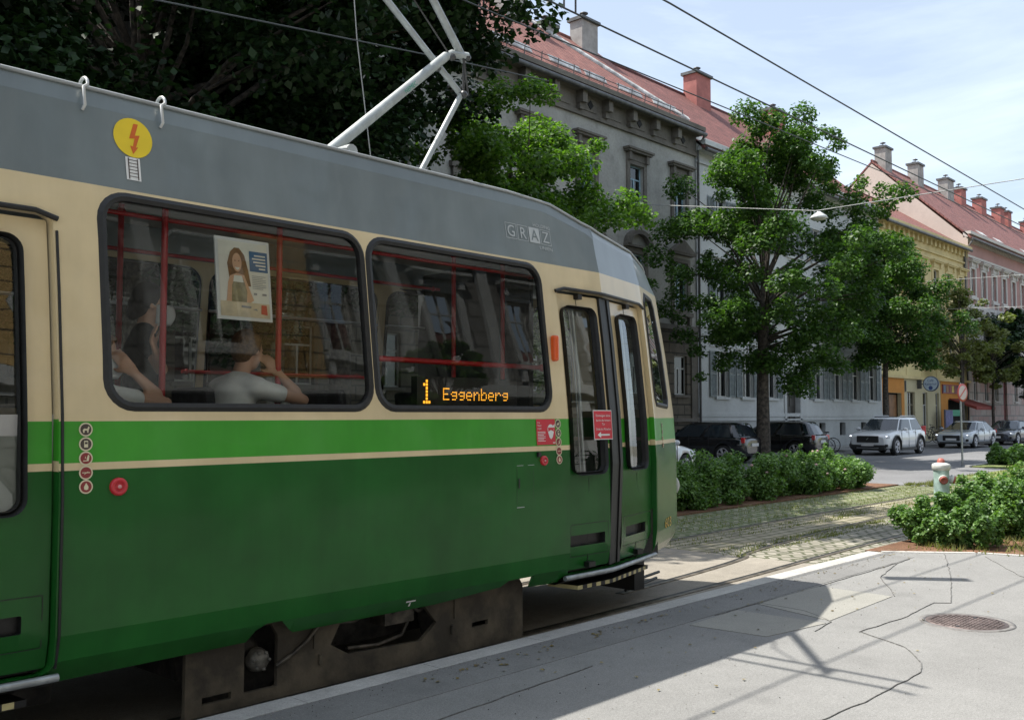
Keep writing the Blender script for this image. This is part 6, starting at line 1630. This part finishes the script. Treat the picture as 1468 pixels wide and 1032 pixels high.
BC = [M('black_bicycle_paint', (.02, .02, .022), .4, var=.1), M('grey_bicycle_paint', (.15, .16, .17), .4, var=.1), M('blue_bicycle_paint', (.04, .07, .15), .4, var=.1)]
for i, (x, y, a, c, l) in enumerate(((40.3, 20.0, 80, 0, 'black bicycle leaning right beside the parked black hatchback'), (41.0, 19.9, 86, 2, 'blue bicycle second of those parked before the pale house'), (41.8, 19.8, 100, 0, 'black bicycle third of those parked before the pale house'), (42.6, 19.9, 94, 1, 'grey bicycle nearest the white sport utility car'),
        (57.5, 20.4, 88, 0, 'black bicycle before the cafe door'), (58.5, 20.3, 95, 1, 'grey bicycle before the cafe window'))):
    bicycle(l, (x, y, -.03 if x < 43 else .07), R(a), GB, BC[c])

# hydrant, sign post
hy = thing('hydrant', 'pale green and white fire hydrant with red caps behind the nearest shrub', 'hydrant', (13.75, 4.72, .085))
GH = M('pale_green_hydrant_paint', (.42, .56, .5), .45, var=.12, vs=10); WH = M('white_hydrant_paint', (.66, .66, .62), .45, var=.12, vs=10); RH = M('faded_red_paint', (.42, .12, .09), .5, var=.15, vs=15)
mt = Matrix.Translation((13.75, 4.72, .085))
mb = MB(); mb.lathe([(.12, -.02), (.12, .05), (.1, .08), (.1, .85), (.104, .87)], mt, 24); mb.build('barrel', GH, hy)
mb = MB(); mb.lathe([(.104, .86), (.118, .875), (.118, .93), (.11, .945), (.05, .965), (0, .97)], mt, 24); mb.build('bonnet', WH, hy)
mb = MB(); mb.lathe([(.05, .962), (.052, .99), (.03, 1.02), (0, 1.025)], mt, 14); mb.build('operating_nut', RH, hy)
for a in (-150, -62):
    m2 = mt @ Matrix.Translation((0, 0, .775)) @ Matrix.Rotation(R(a), 4, 'Z') @ Matrix.Rotation(R(105), 4, 'Y')
    mb = MB(); mb.lathe([(.045, .05), (.045, .12), (.06, .12), (.06, .15)], m2, 16); oc = mb.build('outlet', WH, hy)
    mb = MB(); mb.lathe([(.052, .15), (.052, .175), (.03, .18), (.028, .165), (0, .165)], m2, 16); mb.build('outlet_cap', RH, oc)
sg = thing('traffic_sign', 'round red rimmed sign on a thin grey post at the island tip', 'traffic sign', (33.9, 10.95, .0))
mb = MB(); mb.tube([(33.9, 10.95, -.05), (33.86, 10.95, 2.75)], .032, 10); mb.build('post', STEEL, sg)
m2 = Matrix.Translation((33.86, 10.88, 2.42)) @ Matrix.Rotation(R(-62), 4, 'Z') @ Matrix.Rotation(R(-90), 4, 'Y')
m2 = Matrix.Translation((33.93, 10.9, 2.42)) @ Matrix.Rotation(R(258), 4, 'Z') @ Matrix.Rotation(R(90), 4, 'Y')
mb = MB(); mb.lathe([(0, -.01), (.3, -.01), (.3, .005), (0, .006)], m2, 30); dsc = mb.build('sign_plate', M('sign_red', (.6, .12, .1), .4, var=.05), sg)
mb = MB(); mb.lathe([(.235, .008), (0, .009)], m2, 30); mb.build('sign_face', M('sign_pale_face', (.6, .5, .48), .4, var=.05), dsc)
mb = MB(); mb.obox(m2 @ Matrix.Translation((0, 0, .012)) @ Matrix.Rotation(R(40), 4, 'Z'), .05, .44, .004); mb.build('sign_bar', M('sign_red_bar', (.6, .12, .1), .4, var=.05), dsc)
mb = MB(); mb.obox(Matrix.Translation((33.86, 11.08, 1.75)), .02, .24, .2); mb.build('green_plate', M('green_sign_plate', (.12, .38, .28), .5, var=.1), sg)

# overhead wires and the hanging street lamp
WIRE = M('dark_wire', (.05, .06, .065), .5, metal=.3, var=.1); WIREL = M('pale_span_wire', (.35, .36, .35), .5, metal=.2, var=.1)
def wire(name, label, cat, pts, r, mat=WIRE, sag=0):
    a = Vector(pts[0]); b = Vector(pts[-1])
    if len(pts) == 2 and sag: pts = [a.lerp(b, k / 12) + Vector((0, 0, -sag * 4 * (k / 12) * (1 - k / 12))) for k in range(13)]
    mb = MB(); mb.tube(pts, r, 6); o = mb.build(name, mat); return tag(o, label, cat)
wire('contact_wire', 'highest dark contact wire crossing the sky at the upper right, running over the tram', 'overhead wire', [(-15, 5.7, 6.1), (4.26, 5.75, 6.09), (8.79, 5.75, 6.15), (22, 5.75, 5.95), (79, 6.2, 6.0)], .011)
wire('contact_wire', 'middle dark contact wire running past the grey chimney cap', 'overhead wire', [(-15, 6.6, 6.08), (7.75, 6.6, 6.10), (25.2, 6.6, 6.15), (79, 7.2, 6.1)], .011)
wire('contact_wire', 'lowest dark contact wire crossing the red roof of the grey house', 'overhead wire', [(-15, 7.5, 6.1), (7.86, 7.5, 6.25), (22, 7.5, 6.54), (40, 7.6, 6.6), (79, 7.7, 6.5)], .009)
wire('span_wire', 'pale horizontal cable carrying the hanging street lamp', 'overhead wire', [(29.4, YF, 9.66), (29.0, 13.6, 8.12), (29.2, 7.2, 8.2), (30, -7.0, 9.4)], .013, WIREL)
sl = thing('hanging_lamp', 'pale shallow street lamp hanging from the cable before the big maple', 'street lamp', (29.0, 13.5, 7.85))
mt = Matrix.Translation((29.0, 13.5, 7.85)); mb = MB(); mb.lathe([(.26, 0), (.28, .02), (.24, .09), (.12, .17), (.05, .23), (0, .235)], mt, 28); mb.tube([(29, 13.5, 8.05), (29, 13.55, 8.13)], .012, 6); mb.build('lamp_shade', M('white_lamp_shade', (.6, .62, .6), .4, var=.05), sl)
mb = MB(); mb.lathe([(.25, .0), (.19, -.04), (0, -.06)], mt, 24); mb.build('lamp_glass', M('lamp_glass', (.5, .5, .45), .2, var=.05, coat=1), sl)
wire('span_wire', 'pale span wire crossing before the pink house high up', 'overhead wire', [(56, YF, 9.2), (52, 12, 8.5), (50, 6, 8.4), (49, -7, 9.6)], .014, WIREL, 0)
wire('span_wire', 'second pale span wire crossing before the pink house', 'overhead wire', [(62, YF, 8.2), (60, 14, 7.7), (58, 6, 7.6), (58, -7, 8.8)], .014, WIREL)
wire('span_wire', 'farthest pale span wire crossing low over the street', 'overhead wire', [(75, YF, 8.2), (74, 14, 7.5), (73, 6, 7.4), (73, -7, 8.6)], .014, WIREL)
wire('span_wire', 'thin dark wire slanting over the dark tree at the upper left', 'overhead wire', [(2.2, 6.5, 4.53), (3.32, 6.5, 4.66), (6.17, 6.5, 5.01), (7.75, 6.6, 6.1)][:3] + [(7.7, 6.55, 5.2)], .006)
wire('pull_rope', 'thin pantograph pull rope hanging at the upper left of the pantograph', 'rope', [(5.07, 6.5, 5.4), (5.12, 6.5, 4.9), (5.31, 6.45, 3.46)], .005, WIREL)

wi = thing('shadow_bar', 'unseen dark bar added above the middle contact wire to cast a shadow on the pavement', 'shadow caster', (8.12, 6.6, 6.42))  # bar above the view, added and shaped to cast the dark spot on the pavement
mb = MB(); mb.obox(Matrix.Translation((8.12, 6.6, 6.42)) @ Matrix.Rotation(R(-55), 4, 'Z'), .78, .2, .04); mb.build('caster_bar', BLACKP, wi)
for q in (-.1, .1):
    mb = MB(); mb.tube([(8.12 + q, 6.6, 6.41), (8.12 + q, 6.6, 6.1)], .012, 6); mb.build('clamp', ZINC, wi)
rng = np.random.default_rng(9); mb = MB()
for k in range(700):
    x_ = rng.uniform(2, 12); y_ = 4.55 - abs(rng.normal()) * (.12 if k % 2 else 1.3); s_ = rng.uniform(.002, .006)
    if y_ < 1.2: continue
    mb.ball((x_, y_, .103 + s_ * .4), (s_, s_ * .8, s_ * .6), 4)
tag(mb.build('grit', M('pale_grit', (.3, .28, .24), .9, var=.5, vs=30)), 'fine grit and crumbs lying along the kerb and on the pavement', 'grit', kind='stuff')
rng = np.random.default_rng(12); n = 260; Cx = np.stack([rng.uniform(4, 13, n), 4.5 - np.abs(rng.normal(size=n)) * .9, np.full(n, .109)], 1); Cx = Cx[Cx[:, 1] > 1.5]
k = (rng.uniform(size=len(Cx)) < .5); Cx[k, 1] = 4.45 - np.abs(rng.normal(size=k.sum())) * .06
Nn = rng.normal(size=Cx.shape) * .15 + np.array([0, 0, 1.]); lo_ = leaf_mesh('fallen_leaves', Cx, Nn / np.linalg.norm(Nn, axis=1)[:, None], rng.uniform(.015, .035, len(Cx)), leafmat('dry_leaf_litter', (.1, .07, .03), (.28, .22, .1), .2), None, rng)
tag(lo_, 'small dry leaves and scraps scattered on the pavement', 'leaf litter', kind='stuff')

# ---------------------------------------------------------------- light, sky, camera
SUN = Vector((-.27, .485, 1)).normalized()
el = math.asin(SUN.z); az = math.atan2(SUN.x, SUN.y)      # sky: rotation measured from +Y towards +X
ld_ = bpy.data.lights.new('sun', 'SUN'); ld_.energy = 5.0; ld_.angle = R(.5); ld_.color = (1, .955, .88)
so = bpy.data.objects.new('sun', ld_); COL.objects.link(so); so.rotation_euler = SUN.to_track_quat('Z', 'Y').to_euler(); so.location = (0, 0, 40)
w = bpy.data.worlds.new('World'); scene.world = w; w.use_nodes = True
nt = w.node_tree; N = nt.nodes; L = nt.links; bg = N['Background']
sky = N.new('ShaderNodeTexSky'); sky.sky_type = 'NISHITA'; sky.sun_disc = False; sky.sun_elevation = el; sky.sun_rotation = az
sky.air_density = 1.0; sky.dust_density = 2.5; sky.ozone_density = 1.2; sky.altitude = 350
tc = N.new('ShaderNodeTexCoord'); mp = N.new('ShaderNodeMapping'); mp.inputs['Scale'].default_value = (1.2, 1.2, 4.5); no = N.new('ShaderNodeTexNoise'); no.inputs['Scale'].default_value = 1.8; no.inputs['Detail'].default_value = 8; no.inputs['Roughness'].default_value = .6; no.inputs['Distortion'].default_value = .6
L.new(tc.outputs['Generated'], mp.inputs[0]); L.new(mp.outputs[0], no.inputs['Vector'])
rp = N.new('ShaderNodeMapRange'); rp.inputs[1].default_value = .42; rp.inputs[2].default_value = .75; rp.inputs[3].default_value = .3; rp.inputs[4].default_value = .62; L.new(no.outputs['Fac'], rp.inputs[0])
mx = N.new('ShaderNodeMix'); mx.data_type = 'RGBA'; L.new(rp.outputs[0], mx.inputs[0]); L.new(sky.outputs[0], mx.inputs[6]); mx.inputs[7].default_value = (8.0, 8.9, 9.8, 1)
L.new(mx.outputs[2], bg.inputs['Color']); bg.inputs['Strength'].default_value = .112
cam = bpy.data.cameras.new('camera'); co = bpy.data.objects.new('camera', cam); COL.objects.link(co); scene.camera = co
co.location = (0, 0, 1.7); cam.sensor_width = 36; cam.lens = 1400 / 1468 * 36; cam.clip_end = 3000; cam.clip_start = .05
co.rotation_euler = (R(90 + 3.19), 0, R(42.57 - 90))
scene.view_settings.view_transform = 'Standard'; scene.view_settings.look = 'None'; scene.view_settings.exposure = .66; scene.view_settings.gamma = 1
scene.cycles.max_bounces = 8; scene.cycles.transparent_max_bounces = 16; scene.cycles.diffuse_bounces = 3; scene.cycles.glossy_bounces = 4
scene.cycles.use_denoising = True
scene.cycles.sample_clamp_indirect = 6
